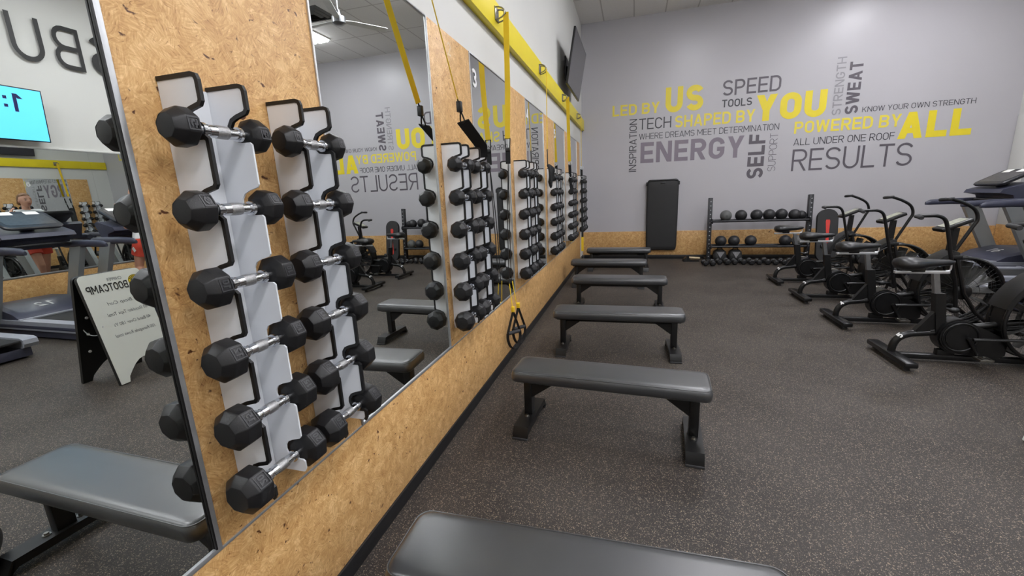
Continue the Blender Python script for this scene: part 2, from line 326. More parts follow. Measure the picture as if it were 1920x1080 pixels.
# ------------------------------------------------------------------ lettering (drawn strokes, cap height 1)
GW = dict(A=.68, B=.62, C=.60, D=.63, E=.55, F=.53, G=.62, H=.64, I=None, K=.63, L=.52, M=.78, N=.66, O=.62, P=.60, R=.62, S=.60, T=.58, U=.62, V=.66, W=.95, Y=.64)
def glyph(ch, t, wf):
    a = t/2
    wd = t if ch == 'I' else (GW.get(ch) or .58)*wf + t*.45
    x0, x1, y0, y1, ym, xm = a, wd-a, a, 1-a, .5, wd/2
    q = []
    rect = lambda xa, ya, xb, yb: q.append([(xa, ya), (xb, ya), (xb, yb), (xa, yb)])
    def diag(xa, ya, xb, yb):
        th = t*math.hypot(xb-xa, yb-ya)/max(abs(yb-ya), 1e-4)/2
        q.append([(xa-th, ya), (xa+th, ya), (xb+th, yb), (xb-th, yb)])
    st = lambda p, closed=False: q.extend(strip2d(p, t, closed))
    R = min((x1-x0)/2, .32); h = (y1-ym)/2; rb = min(h, x1-x0)
    stem = lambda: rect(0, 0, t, 1)
    if ch == 'A': s = a*1.1; diag(s, 0, xm, 1); diag(wd-s, 0, xm, 1); rect(wd*.22, .2, wd*.78, .2+t*.85)
    elif ch == 'B':
        stem(); hh = (y1-ym)/2
        st([(a, y1), (x1-rb*1.05, y1)]+arc(x1-rb*1.05, y1-h, rb, h, 90, -90)[0:]+[(a, ym)]); st([(a, ym), (x1-rb, ym)]+arc(x1-rb, ym-h, rb, h, 90, -90)+[(a, y0)])
    elif ch in 'CG':
        p = arc(x1-R, y1-R, R, R, 8, 90)+arc(x0+R, y1-R, R, R, 90, 180)+arc(x0+R, y0+R, R, R, 180, 270)
        if ch == 'C': p += arc(x1-R, y0+R, R, R, 270, 352)
        else: p += arc(x1-R, y0+R, R, R, 270, 360)+[(x1, .46), (xm+.02, .46)]
        st(p)
    elif ch == 'D': st([(x0, y0), (x1-R, y0)]+arc(x1-R, y0+R, R, R, 270, 360)+arc(x1-R, y1-R, R, R, 0, 90)+[(x0, y1)], True)
    elif ch in 'O0': st(arc(x1-R, y0+R, R, R, 270, 360)+arc(x1-R, y1-R, R, R, 0, 90)+arc(x0+R, y1-R, R, R, 90, 180)+arc(x0+R, y0+R, R, R, 180, 270), True)
    elif ch in 'EFL':
        stem()
        if ch != 'F': rect(0, 0, wd, t)
        if ch != 'L': rect(0, 1-t, wd, 1); rect(0, .5-a, wd*.93, .5+a)
    elif ch == 'H': stem(); rect(wd-t, 0, wd, 1); rect(0, .5-a, wd, .5+a)
    elif ch == 'I': stem()
    elif ch == 'K': stem(); diag(t*.9, .42, wd-a*1.2, 1); diag(wd*.40, .56, wd-a*1.1, 0)
    elif ch == 'M': stem(); rect(wd-t, 0, wd, 1); diag(a*1.1, 1, xm, .28); diag(wd-a*1.1, 1, xm, .28)
    elif ch == 'N': stem(); rect(wd-t, 0, wd, 1); diag(a*1.15, 1, wd-a*1.15, 0)
    elif ch in 'PR':
        stem(); yb = .46 if ch == 'P' else .48; hb = (y1-yb)/2; r2 = min(hb, x1-x0)
        st([(a, y1), (x1-r2, y1)]+arc(x1-r2, y1-hb, r2, hb, 90, -90)+[(a, yb)])
        if ch == 'R': diag(xm*.98, yb, wd-a*1.1, 0)
    elif ch in 'Ss':
        hx = (x1-x0)/2; st(arc(xm, y1-h, hx, h, 20, 180, 12)[0:]+arc(xm, y1-h, hx, h, 180, 270, 6)[1:]+arc(xm, y0+h, hx, h, 90, 0, 6)[1:]+arc(xm, y0+h, hx, h, 0, -160, 12)[1:])
    elif ch == 'T': rect(xm-a, 0, xm+a, 1); rect(0, 1-t, wd, 1)
    elif ch == 'U': st([(x0, 1), (x0, y0+R)]+arc(x0+R, y0+R, R, R, 180, 270)+arc(x1-R, y0+R, R, R, 270, 360)+[(x1, 1)])
    elif ch == 'V': diag(a*1.1, 1, xm, 0); diag(wd-a*1.1, 1, xm, 0)
    elif ch == 'W': diag(a*1.1, 1, wd*.27, 0); diag(wd*.5, 1, wd*.27, 0); diag(wd*.5, 1, wd*.73, 0); diag(wd-a*1.1, 1, wd*.73, 0)
    elif ch == 'Y': diag(a*1.15, 1, xm, .42); diag(wd-a*1.15, 1, xm, .42); rect(xm-a, 0, xm+a, .46)
    elif ch == '1': rect(xm, 0, xm+t, 1); diag(xm-.16, .74, xm+a, 1)
    elif ch == '2': R2 = (x1-x0)/2; st(arc(xm, y1-R2, R2, R2, 170, -20, 12)+[(x0, y0), (x1+a, y0)])
    elif ch == '3': st(arc(xm, y1-h, (x1-x0)/2, h, 150, -90, 12)); st(arc(xm, y0+h, (x1-x0)/2, h, 90, -150, 12))
    elif ch == '4': rect(wd*.62, 0, wd*.62+t, 1); rect(0, .24, wd, .24+t); diag(a*1.2, .24, wd*.62+a, 1)
    elif ch == '5': hh = .3; rect(0, 1-t, wd, 1); rect(0, .48, t, 1); st([(a, .56), (xm, .6)]+arc(xm, y0+hh*.92, (x1-x0)/2, hh*.92, 90, -150, 14))
    elif ch in '69':
        hh = .27; f = (lambda p: p) if ch == '6' else (lambda p: [(wd-a_, 1-b_) for a_, b_ in p])
        st(f(arc(xm, y0+hh, (x1-x0)/2, hh, 0, 360, 18)[:-1]), True); st(f([(x0, y0+hh), (x0, .6)]+arc(xm, y1-.25, (x1-x0)/2, .25, 180, 35, 9)))
    elif ch == '8': st(arc(xm, y1-.22, (x1-x0)/2*.9, .22, 0, 360, 16)[:-1], True); st(arc(xm, y0+.26, (x1-x0)/2, .26, 0, 360, 16)[:-1], True)
    elif ch == ':': rect(0, .2, t, .2+t); rect(0, .65, t, .65+t); wd = t
    return q, wd
def text2d(s, t, wf=1., gap=.1, space=.3):
    x = 0; out = []
    for ch in s:
        if ch == ' ': x += space; continue
        q, wd = glyph(ch, t, wf); out += [[(a+x, b) for a, b in p] for p in q]; x += wd+gap
    return out, x-gap
def text_mb(mb, s, org, U, V, N, height, width=None, t=.14, wf=1., gap=.1, space=.3, lift=.0015):
    q, wd = text2d(s, t, wf, gap, space); sx = (width/wd) if width else height
    org = Vector(org); U = Vector(U); V = Vector(V); N = Vector(N)
    for i, p in enumerate(q): mb.add([org+U*(a*sx)+V*(b*height)+N*(lift+(i % 40)*.00006) for a, b in p], [tuple(range(len(p)))])
    return mb
def font_mesh(s, height):
    cu = bpy.data.curves.new('f', 'FONT'); cu.body = s; cu.size = height*1.4; cu.resolution_u = 2
    o = bpy.data.objects.new('f', cu); COL.objects.link(o); dg = bpy.context.evaluated_depsgraph_get(); dg.update()
    me = bpy.data.meshes.new_from_object(o.evaluated_get(dg)); bpy.data.objects.remove(o)
    vs = [v.co.copy() for v in me.vertices]; fs = [tuple(p.vertices) for p in me.polygons]; bpy.data.meshes.remove(me); return vs, fs
def font_mb(mb, s, org, U, V, N, height, width=None, lift=.0015, shear=0.):
    vs, fs = font_mesh(s, height); org = Vector(org); U = Vector(U); V = Vector(V); N = Vector(N)
    wx = max(v.x for v in vs) if vs else 1; sx = width/wx if width else 1
    return mb.add([org+U*((v.x+shear*v.y)*sx)+V*v.y+N*lift for v in vs], fs)
X, Y, Z = Vector((1, 0, 0)), Vector((0, 1, 0)), Vector((0, 0, 1))

# ------------------------------------------------------------------ room shell
struct('floor', MB().box((ROOM_W/2, (ROOM_D+ROOM_BACK)/2, -.05), (ROOM_W+.4, ROOM_D-ROOM_BACK+.4, .1)), 'floor')
struct('ceiling', MB().box((ROOM_W/2, (ROOM_D+ROOM_BACK)/2, CEIL+.05), (ROOM_W+.4, ROOM_D-ROOM_BACK+.4, .1)), 'ceil')
struct('wall_left', MB().box((-.07, (ROOM_D+ROOM_BACK)/2, CEIL/2), (.1, ROOM_D-ROOM_BACK+.2, CEIL)), 'white_wall')
struct('wall_right', MB().box((ROOM_W+.07, (ROOM_D+ROOM_BACK)/2, CEIL/2), (.1, ROOM_D-ROOM_BACK+.2, CEIL)), 'white_wall')
struct('wall_far', MB().box((ROOM_W/2, ROOM_D+.05, CEIL/2), (ROOM_W+.14, .1, CEIL)), 'grey_wall')
struct('wall_back', MB().box((ROOM_W/2, ROOM_BACK-.05, CEIL/2), (ROOM_W+.14, .1, CEIL)), 'white_wall')
# strand board cladding: wainscots and the panels between the mirrors (front face on x = 0)
struct('trim_1', MB().box((-.01, (ROOM_BACK+9.36)/2, .335), (.02, 9.36-ROOM_BACK, .515), .001), 'osb_side')
PANELS = [(-.86, -.2), (.747, 1.413), (2.37, 3.01), (3.945, 4.61), (5.555, 6.295), (7.27, 7.875), (8.83, 9.33)]
for i, (a, b) in enumerate(PANELS):
    struct('trim_%d' % (i+2), MB().box((-.01, (a+b)/2, 1.5585), (.02, b-a, 1.931), .001), 'osb_side')
struct('trim_24', MB().box((.001, (ROOM_BACK+9.36)/2, .5935), (.004, 9.36-ROOM_BACK, .009), .001), 'alu')
struct('trim_20', MB().box((ROOM_W/2, ROOM_D-.008, .345), (ROOM_W-.002, .016, .53), .001), 'osb_far')
struct('trim_21', MB().box((ROOM_W+.01, (ROOM_BACK+ROOM_D)/2, .36), (.02, ROOM_D-ROOM_BACK-.04, .56), .001), 'osb_side')
struct('baseboard_left', MB().box((-.008, (ROOM_BACK+ROOM_D)/2, .04), (.036, ROOM_D-ROOM_BACK-.02, .08), .003), 'base')
struct('baseboard_far', MB().box((ROOM_W/2, ROOM_D-.012, .042), (ROOM_W-.05, .024, .084), .003), 'base')
struct('baseboard_right', MB().box((ROOM_W+.004, (ROOM_BACK+ROOM_D)/2, .04), (.03, ROOM_D-ROOM_BACK-.06, .08), .003), 'base')

# ------------------------------------------------------------------ mirrors
ORD = ['first', 'second', 'third', 'fourth', 'fifth', 'sixth', 'seventh', 'eighth', 'ninth', 'tenth', 'eleventh', 'twelfth']
def wall_mirror(label, x, y0, y1, z0, z1, nx, group, bottom=.012, side=.012, gasket=False):
    t = thing('wall_mirror', label, 'mirror', (x, (y0+y1)/2, z0), 0, group)
    L = y1-y0; H = z1-z0; s = nx
    MB().box((-.0035*s, 0, H/2), (.005, L-.001, H-.006)).build('glass', 'mirror', t)
    MB().box((.0015*s, 0, bottom/2), (.007, L, bottom), .001).build('bottom_channel', 'alu', t)
    MB().box((.0015*s, 0, H-.004), (.007, L, .008), .001).build('top_channel', 'alu', t)
    for yy in ((-L/2+side/2, L/2-side/2) if side else ()): MB().box((.002*s, yy, H/2), (.008, side, H), .0015).build('side_channel', 'alu', t)
    if gasket: MB().box((.0035, L/2-side-.0025, H/2), (.007, .005, H-.02), .001).build('gasket', 'trim', t)
    return t
mir = [(-.2, .747), (1.413, 2.37), (3.01, 3.945), (4.61, 5.555), (6.295, 7.27), (7.875, 8.83)]
mlab = ['large wall mirror at the left edge of the photo before the first strand board panel',
        'wall mirror between the first and second strand board panels',
        'wall mirror marked with a white numeral 3 beside the second panel of racks',
        'wall mirror after the third strand board panel, reflecting the word inspiration',
        'narrow looking wall mirror after the fourth strand board panel', 'farthest wall mirror of the left wall, before the last panel']
for i, ((a, b), lb) in enumerate(zip(mir, mlab)):
    t = wall_mirror(lb, 0, a, b, .593, 2.524, 1, 'mirrors of the left wall', side=.014 if i == 0 else .009, gasket=(i == 0))
    if i >= 2:
        k = i+1; mb = MB(); text_mb(mb, str(k), (.002, -(b-a)/2+.04, 1.715), Y, Z, X, .125, .09, t=.2, lift=.0)
        mb.build('numeral', 'number', t)
# faint numerals on the strand board are separate stick-on marks
for k, (yy) in enumerate([2.645, 4.26]):
    mb = MB(); text_mb(mb, ['2', '1'][k], (.001, yy, 2.40), Y, Z, X, .08, .05, t=.16, lift=0)
    tag(mb.build('wall_numeral', 'faint_number'), ['small white numeral 2 stuck high on the second strand board panel', 'small white numeral 1 stuck high on the third strand board panel'][k], 'numeral')
rm = [(.6+1.495*i, .6+1.495*(i+1)) for i in range(6)]
rl = ['nearest', 'second', 'third', 'fourth', 'fifth', 'farthest']
for (a, b), o in zip(rm, rl):
    wall_mirror('%s mirror pane of the right wall behind the treadmills, seen in reflection' % o, ROOM_W, a, b, .655, 2.512, -1, 'mirrors of the right wall', bottom=.02, side=0)
struct('trim_22', MB().box((ROOM_W+.005, (.6+9.57)/2, 2.525), (.03, 8.97, .026), .003), 'white_wall')
struct('trim_23', MB().box((ROOM_W+.012, ROOM_D-.18, 1.58), (.016, .34, 1.88), .002), 'white_wall')

# ------------------------------------------------------------------ anchor board and suspension straps
ANCH = [.3, 1.95, 3.6, 5.25, 6.905, 8.65]
ab = thing('anchor_board', 'long yellow painted mounting board with steel anchors running along the left wall', 'board', (0, 0, 2.836))
MB().box((.008, (-3.0+9.9)/2, .106), (.055, 12.9, .212), .003).build('board', 'yellow', ab)
for ya in ANCH:
    mb = MB()
    mb.box((.04, ya, .11), (.008, .09, .10), .002)
    for s in (-1, 1):
        mb.tube([(.04, ya+s*.032, .155)]+[(.04+.075*math.sin(PI*k/8), ya+s*.032, .11+.045*math.cos(PI*k/8)) for k in range(1, 8)]+[(.04, ya+s*.032, .065)], .006, 8)
    mb.tube([(.112, ya-.032, .11), (.112, ya+.032, .11)], .006, 8)
    mb.build('anchor', 'bolt', ab)
def ribbon(mb, pts, wdir, w, th=.003):
    pts = [Vector(p) for p in pts]; wd = Vector(wdir).normalized(); rings = []
    for i, p in enumerate(pts):
        d = (pts[min(i+1, len(pts)-1)]-pts[max(i-1, 0)]).normalized(); ww = (wd-d*wd.dot(d)).normalized(); nn = d.cross(ww)
        rings.append([p+ww*w/2+nn*th/2, p-ww*w/2+nn*th/2, p-ww*w/2-nn*th/2, p+ww*w/2-nn*th/2])
    return mb.loft(rings)
def hook_top(ya): return [(.112, ya, 2.966), (.118, ya, 2.95)]
def strap_handle(par, a, yshift):
    """triangle of webbing down to a foam grip with a foot cradle loop"""
    a = Vector(a); D = Vector((.62, .78, 0)); w = .07
    l = a-D*w+Z*-.20; r = a+D*w+Z*-.20
    mb = MB(); ribbon(mb, [a, l], X, .022); ribbon(mb, [a, r], X, .022)
    ribbon(mb, smooth([l, l+Vector((0, 0, -.06)), a-D*.045+Z*-.33, a+Z*-.36, a+D*.045+Z*-.33, r+Vector((0, 0, -.06)), r], 5), X, .026)
    h = mb.build('handle_loop', 'webbing', par)
    MB().cyl(l+D*.005, r-D*.005, .017, n=14).build('grip', 'foam', h)
    MB().box(a+Vector((0, 0, .02)), (.03, .03, .05), .004).build('tag', 'ywebbing', h)
def strap(label, ya, kind):
    t = thing('suspension_trainer', label, 'strap', (0, ya, 2.9), 0, 'suspension straps on the left wall')
    def loc(p): return Vector(p)-Vector((0, ya, 2.9))
    P = lambda pts: [loc(p) for p in pts]
    if kind == 'tied':       # pulled aside to the next rack
        a = (.118, ya, 2.95); b = (.125, ya+.50, 2.10); c = (.135, 2.80, 1.865); wd = (-.42, .91, 0)
        ribbon(MB(), P([a, b]), wd, .036).build('yellow_strap', 'ywebbing', t)
        m = MB(); m.tube(P(smooth([b, (.125, b[1]+.03, 2.04), (.115, b[1]+.05, 1.985), (.14, b[1]+.05, 1.985), (.127, b[1]+.03, 2.04)], 4)), .005, 6)
        m.box(loc((.126, b[1]+.02, 2.06)), (.03, .03, .06), .004); m.build('buckle', 'frame', t)
        ribbon(MB(), P([(.128, b[1]+.055, 1.985), c, (.12, 2.84, 1.80)]), (.8, .5, 0), .075, .006).build('black_strap', 'webbing', t)
    elif kind == 'hang':     # hangs straight with two handles low on the wall
        ribbon(MB(), P([(.116, ya, 2.955), (.105, ya, 2.4), (.085, ya, 2.0)]), X, .045).build('yellow_strap', 'ywebbing', t)
        m = MB(); m.tube(P([(.062, ya, 2.005), (.068, ya, 1.93), (.102, ya, 1.93), (.108, ya, 2.005)]), .006, 8, closed=True)
        m.box(loc((.085, ya, 1.915)), (.042, .02, .03), .003); m.build('buckle', 'frame', t)
        ribbon(MB(), P([(.085, ya, 1.92), (.083, ya, 1.80)]), X, .042, .006).build('black_strap', 'webbing', t)
        m = MB(); m.tube(P(smooth([(.083, ya, 1.80), (.06, ya-.02, 1.3), (.05, ya-.015, .75)], 4)), .004, 6)
        m.tube(P(smooth([(.083, ya, 1.80), (.06, ya+.04, 1.3), (.05, ya+.05, .75)], 4)), .004, 6); m.build('cord', 'webbing', t)
        for dy in (-.02, .12):
            y2 = ya+dy; m = MB(); ribbon(m, P([(.05, ya+dy*.7, .76), (.072, y2, .53)]), Y, .018); m.build('yellow_loop', 'ywebbing', t)
            strap_handle(t, loc((.075+.012*(dy > 0), y2, .50)), 0)
    elif kind == 'bundle':   # handles bunched up against the rack top
        ribbon(MB(), P([(.116, ya, 2.955), (.10, ya+.02, 2.05)]), Y, .036).build('yellow_strap', 'ywebbing', t)
        ribbon(MB(), P([(.10, ya+.02, 2.06), (.10, ya+.03, 1.86)]), Y, .03, .008).build('buckle', 'frame', t)
        m = MB()
        for k in range(5):
            s = (k-2)*.028; m.tube(P(smooth([(.10, ya+.03, 1.88), (.13+.008*k, ya+.03+s*.8, 1.82), (.135, ya+.04+s, 1.73), (.12, ya+.04+s*.8, 1.66-.015*k)], 4)), [.008]+[.018]*11+[.012], 7)
        m.build('bundled_handles', 'webbing', t)
    else:                    # flat strap with two chrome rings
        dy = .30 if kind == 'slant' else .12
        b = (.11, ya+dy*.55, 2.02)
        ribbon(MB(), P([(.116, ya, 2.955), b]), X if kind == 'slant' else Y, .05).build('yellow_strap', 'ywebbing', t)
        c = (.11, ya+dy, 1.66)
        ribbon(MB(), P([(.11, ya+dy*.6, 1.98), (.11, ya+dy*.75, 1.83), c]), X, .045, .008).build('black_strap', 'webbing', t)
        for p in ((.118, ya+dy*.58, 1.995), (.118, ya+dy*.78, 1.80)):
            m = MB(); m.tube([loc(p)+Vector((.026*math.cos(2*PI*k/14), -.004, .03*math.sin(2*PI*k/14))) for k in range(14)], .006, 6, closed=True); m.build('ring', 'alu', t)
        if kind == 'slant': ribbon(MB(), P([c, (.13, ya+dy*1.05, 1.52)]), X, .05, .02).build('tail', 'webbing', t)
        else:
            ribbon(MB(), P([c, (.115, ya+dy*1.05, .9), (.115, ya+dy*1.05, .62)]), X, .04, .008).build('cord', 'webbing', t)
            ribbon(MB(), P([(.115, ya+dy*1.05, .63), (.115, ya+dy*1.05, .33)]), X, .05).build('yellow_loop', 'ywebbing', t)
    return t
strap('yellow suspension strap pulled aside and tied to the second panel, nearest in view', 1.95, 'tied')
strap('yellow suspension strap hanging straight down with two handles near the floor', 3.6, 'hang')
strap('thin yellow suspension strap with black handles bunched by the rack top', 5.25, 'bundle')
strap('slanting yellow suspension strap with two rings, below the television', 6.905, 'slant')
strap('farthest yellow suspension strap, close to the far corner', 8.65, 'end')

# ------------------------------------------------------------------ dumbbell racks and dumbbells
PITCH_Z, JAW0, SLOT_H, DEP, TOP, BOT = .193, 1.79, .075, .126, 1.857, .707
def rack_profile():
    e = [(.002, TOP), (.111, TOP), (.122, TOP-.004), (DEP, TOP-.014)]
    for k in range(6):
        j = JAW0-PITCH_Z*k; lp = j-SLOT_H
        e += [(DEP, j+.008), (.120, j)]
        e += [(.090, j-.008), (.072, j-.016), (.062, j-.030), (.060, j-.045), (.065, j-.060), (.076, lp+.003), (.095, lp), (.119, lp), (DEP, lp-.006)]
    e += [(DEP, BOT+.012), (.119, BOT), (.002, BOT)]
    return e
def make_rack(label, y, bare):
    t = thing('dumbbell_rack', label, 'rack', (0, y, BOT), 0, 'white dumbbell racks on the left wall')
    pr = rack_profile()
    for i, yy in enumerate((-.063, .063)):
        sp = MB().prism(pr, lambda a, b, d: (a, d, b-BOT), yy-.0025, yy+.0025).build('side_panel', 'white_plate', t)
        path = pr[:10] if (bare and i == 1) else pr[:-1]
        mb = MB()
        for q in strip2d(path, .011):
            mb.prism(q, lambda a, b, d: (max(a, .002), d, b-BOT), yy-.0045, yy+.0045)
        mb.build('edge_trim', 'trim', sp)
    MB().box((.0035, 0, (TOP-BOT)/2), (.003, .120, TOP-BOT-.01)).build('back_plate', 'white_plate', t)
    return t
WEIGHTS = ['5', '8', '10', '12', '15', '20']
def dumbbell_meshes(k):
    R = .0435+.0033*k; HL = .064+.0034*k; half = .0722
    def head(s):
        mb = MB(); rings = []
        for yy, rr in ((half, .55), (half+.003, .66), (half+.013, 1.0), (half+HL-.022, 1.0), (half+HL-.002, .66), (half+HL, .62)):
            rings.append([(R*1.07*rr*math.cos(PI/4*j), s*yy, R*1.07*rr*math.sin(PI/4*j)) for j in range(8)])
        mb.loft(rings)
        b = bmesh.new(); vs = [b.verts.new(v) for v in mb.v]
        for f in mb.f: b.faces.new([vs[i] for i in f])
        bmesh.ops.recalc_face_normals(b, faces=b.faces); bmesh.ops.bevel(b, geom=[e for e in b.edges], offset=.0028, segments=2, profile=.5, affect='EDGES')
        return MB().bm(b).mesh('head', 'rubber', 50)
    def mark(s):   # raised frame and number on the outward facet
        mb = MB(); rr = R*1.07*math.cos(PI/8)+.0006; c = s*(half+HL*.44); ww = HL*.42; hh = R*.62
        n = Vector((math.cos(PI/8), 0, math.sin(PI/8))); tdir = Vector((-math.sin(PI/8), 0, math.cos(PI/8)))
        org = n*rr+Vector((0, c, 0)); ax = Vector((0, s, 0))
        for q in strip2d([(-ww/2, -hh/2), (ww/2, -hh/2), (ww/2, hh/2), (-ww/2, hh/2)], .0025, True):
            mb.add([org+ax*a+tdir*b_+n*.0008 for a, b_ in q], [(0, 1, 2, 3)])
        q, wd = text2d(WEIGHTS[k], .2, .9, .16); sc = ww*.62; tw = hh*.72
        for p in q: mb.add([org+ax*(b_*sc-sc/2)*(-1)+tdir*(tw/2-a*tw/wd)*(-1)+n*.0008 for a, b_ in p], [tuple(range(len(p)))])
        return mb.mesh('raised_number', 'rubber_text')
    h = MB(); ys = [-half-.01, -.056, -.0555, -.047, -.0465, -.036, -.0355, -.02, 0, .02, .0355, .036, .0465, .047, .0555, .056, half+.01]
    rs = [.0135, .0135, .0190, .0190, .0135, .0135, .0150, .0158, .0162, .0158, .0150, .0135, .0135, .0190, .0190, .0135, .0135]
    h.tube([(0, y, 0) for y in ys], rs, 18)
    kn = MB().tube([(0, y, 0) for y in (-.017, -.012, 0, .012, .017)], [.0160, .0164, .0167, .0164, .0160], 18)
    return head(-1), head(1), mark(-1), mark(1), h.mesh('handle', 'chrome', 30), kn.mesh('grip_knurl', 'knurl', 30)
DB = [dumbbell_meshes(k) for k in range(6)]
def dumbbell(label, k, loc, rot, group):
    t = thing('dumbbell', label, 'dumbbell', loc, 0, group); t.rotation_euler = rot
    h1, h2, m1, m2, hd, kn = DB[k]
    for me, nm in ((hd, 'handle'), (h1, 'head'), (h2, 'head')):
        o = bpy.data.objects.new(nm, me); COL.objects.link(o); o.parent = t
        sub = {id(hd): ('grip_knurl', kn), id(h1): ('raised_number', m1), id(h2): ('raised_number', m2)}[id(me)]
        c = bpy.data.objects.new(*sub); COL.objects.link(c); c.parent = o
    return t
STN = [.837, 2.446, 4.07, 5.72, 7.35, 8.985]
PN = ['first', 'second', 'third', 'fourth', 'fifth', 'sixth']
ROW = ['top', 'second highest', 'third highest', 'third lowest', 'second lowest', 'bottom']
for s, y0 in enumerate(STN):
    for r in range(2):
        if s == 5 and r == 1: yc = y0+.065+.326
        else: yc = y0+.065+.326*r
        side = ['near', 'far'][r]
        make_rack('white steel rack with black edging, %s one on the %s strand board panel' % (side, PN[s]), yc, bare=(s == 0 and r == 0))
        for k in range(6):
            g = random.Random(s*100+r*10+k)
            ang = math.radians(g.choice([-24, -10, -16, 0, 8, 14, 4]) if not (s == 0 and r == 0) else [16, -8, 10, -4, -12, -16][k])
            dumbbell('black octagonal dumbbell in %s slot of %s rack, %s wall panel' % (ROW[k], side, PN[s]), k,
                     (.098, yc-.003, JAW0-PITCH_Z*k-.0555), (0, ang, 0), 'dumbbells on the wall racks')

# ------------------------------------------------------------------ benches
def make_bench():
    t = thing('flat_bench', '', 'bench', (0, 0, 0), 0, 'black flat benches along the left wall')
    L, W = 1.20, .285; rings = []
    for z, ins, rc in ((.352, .006, .035), (.357, 0, .04), (.375, -.004, .045), (.395, -.005, .05), (.413, 0, .05), (.424, .007, .05), (.429, .018, .05), (.431, .04, .05), (.432, .09, .04)):
        rings.append([(a, b, z) for a, b in rrect(L-2*ins, W-2*ins, rc)])
    seat = MB().loft(rings).build('seat_pad', 'vinyl', t, 60)
    MB().tube([(a, b, .4205) for a, b in rrect(L-.006, W-.006, .048)], .0028, 6, closed=True).build('piping', 'vinyl', seat)
    MB().box((0, 0, .342), (L-.06, W-.09, .02), .004).box((0, 0, .320), (1.0, .06, .04), .004).build('seat_rail', 'frame', t)
    for s in (-1, 1):
        x = s*.52
        lg = MB().box((x, 0, .20), (.055, .075, .275), .005)
        lg.prism([(x-s*.02, .335), (x-s*.19, .335), (x-s*.19, .318), (x-s*.027, .20)], lambda a, b, d: (a, d, b), -.03, .03)
        lg = lg.build('leg', 'frame', t)
        # inverted channel foot with sloped ends, laid across the bench
        pr = [(-.235, .014), (-.205, .076), (.205, .076), (.235, .014), (.235, .004), (.218, .004), (.196, .066), (-.196, .066), (-.218, .004), (-.235, .004)]
        f = MB().prism(pr, lambda a, b, d: (x+d, a, b), -.05, .05)
        for dd in (-.05, .044):
            f.prism([(-.225, .010), (-.20, .070), (.20, .070), (.225, .010), (.19, .036), (-.19, .036)], lambda a, b, d: (x+d, a, b), dd, dd+.006)
        f = f.build('foot', 'frame', lg)
        for e in (-1, 1):
            MB().box((x, e*.226, .007), (.102, .034, .014), .003).build('rubber_pad', 'foam', lg)
            MB().cyl((x, e*.065, .075), (x, e*.065, .080), .016, n=16).cyl((x, e*.065, .080), (x, e*.065, .089), .010, n=6).build('bolt', 'bolt', lg)
    return t
bench0 = make_bench()
BN = [(.985, 1.07, 1, 'nearest black flat bench, cropped by the bottom edge of the photo'), (.975, 2.555, -3.5, 'black flat bench with both legs in view in front of the cropped one'),
      (.985, 4.03, 1.5, 'black flat bench third from the viewer, beside the hanging handles'), (.945, 5.62, 0, 'black flat bench fourth from the viewer'),
      (.735, 7.02, 0, 'black flat bench fifth from the viewer, second closest to the far wall'), (.845, 8.47, 0, 'farthest black flat bench, partly in front of the hung mat')]
for i, (x, y, a, lb) in enumerate(BN):
    o = bench0 if i == 0 else copy_tree(bench0)
    o.location = (x, y, 0); o.rotation_euler = (0, 0, math.radians(a)); o['label'] = lb

# ------------------------------------------------------------------ televisions
def television(label, loc, ln, ht, tilt, face, blue):
    """local: screen towards +x, width along y"""
    t = thing('television', label, 'television', loc, 0 if face > 0 else PI)
    R = Matrix.Rotation(tilt, 4, 'Y')
    mb = MB().box((0, 0, 0), (.03, ln, ht), .004).box((-.03, 0, -.08), (.04, ln*.6, ht*.6), .01)
    mb.v = [tuple(R @ Vector(p)) for p in mb.v]; cs = mb.build('casing', 'tv_body', t)
    sm = MB().box((.016, 0, 0), (.002, ln-.03, ht-.03)); sm.v = [tuple(R @ Vector(p)) for p in sm.v]; sc = sm.build('screen', 'tv_blue' if blue else 'tv_off', t)
    if blue:
        # viewer looks along -x: +y is to the viewer's right
        mb = MB(); text_mb(mb, '1:', (.0175, -.43, .03), Y, Z, X, .24, None, t=.17, lift=0)
        font_mb(mb, '51:19', (.0175, .44, -.18), Y, Z, X, .032, lift=0)
        font_mb(mb, 'Overrun', (.0175, .10, -.29), Y, Z, X, .036, lift=0)
        mb.v = [tuple(R @ Vector(p)) for p in mb.v]; mb.build('screen_text', 'tv_ink', sc)
    MB().box((-.10, 0, -.02), (.12, .10, .10), .01).box((-.165, 0, -.02), (.02, .30, .36), .004).build('wall_bracket', 'frame', t)
    return t
television('wall mounted television with dark screen tilted down above the yellow board', (.185, 7.5, 3.50), 1.40, .77, math.radians(10), 1, False)
television('television with bright blue timer screen, seen in the mirror at the left', (ROOM_W-.16, 3.94, 2.955), 1.28, .725, math.radians(5), -1, True)
tag(MB().box((ROOM_W-.05, 3.66, 2.50+.08), (.09, .5, .09), .01).build('sound_bar', 'tv_body'), 'black box under the blue screen television, seen in the mirror', 'speaker')

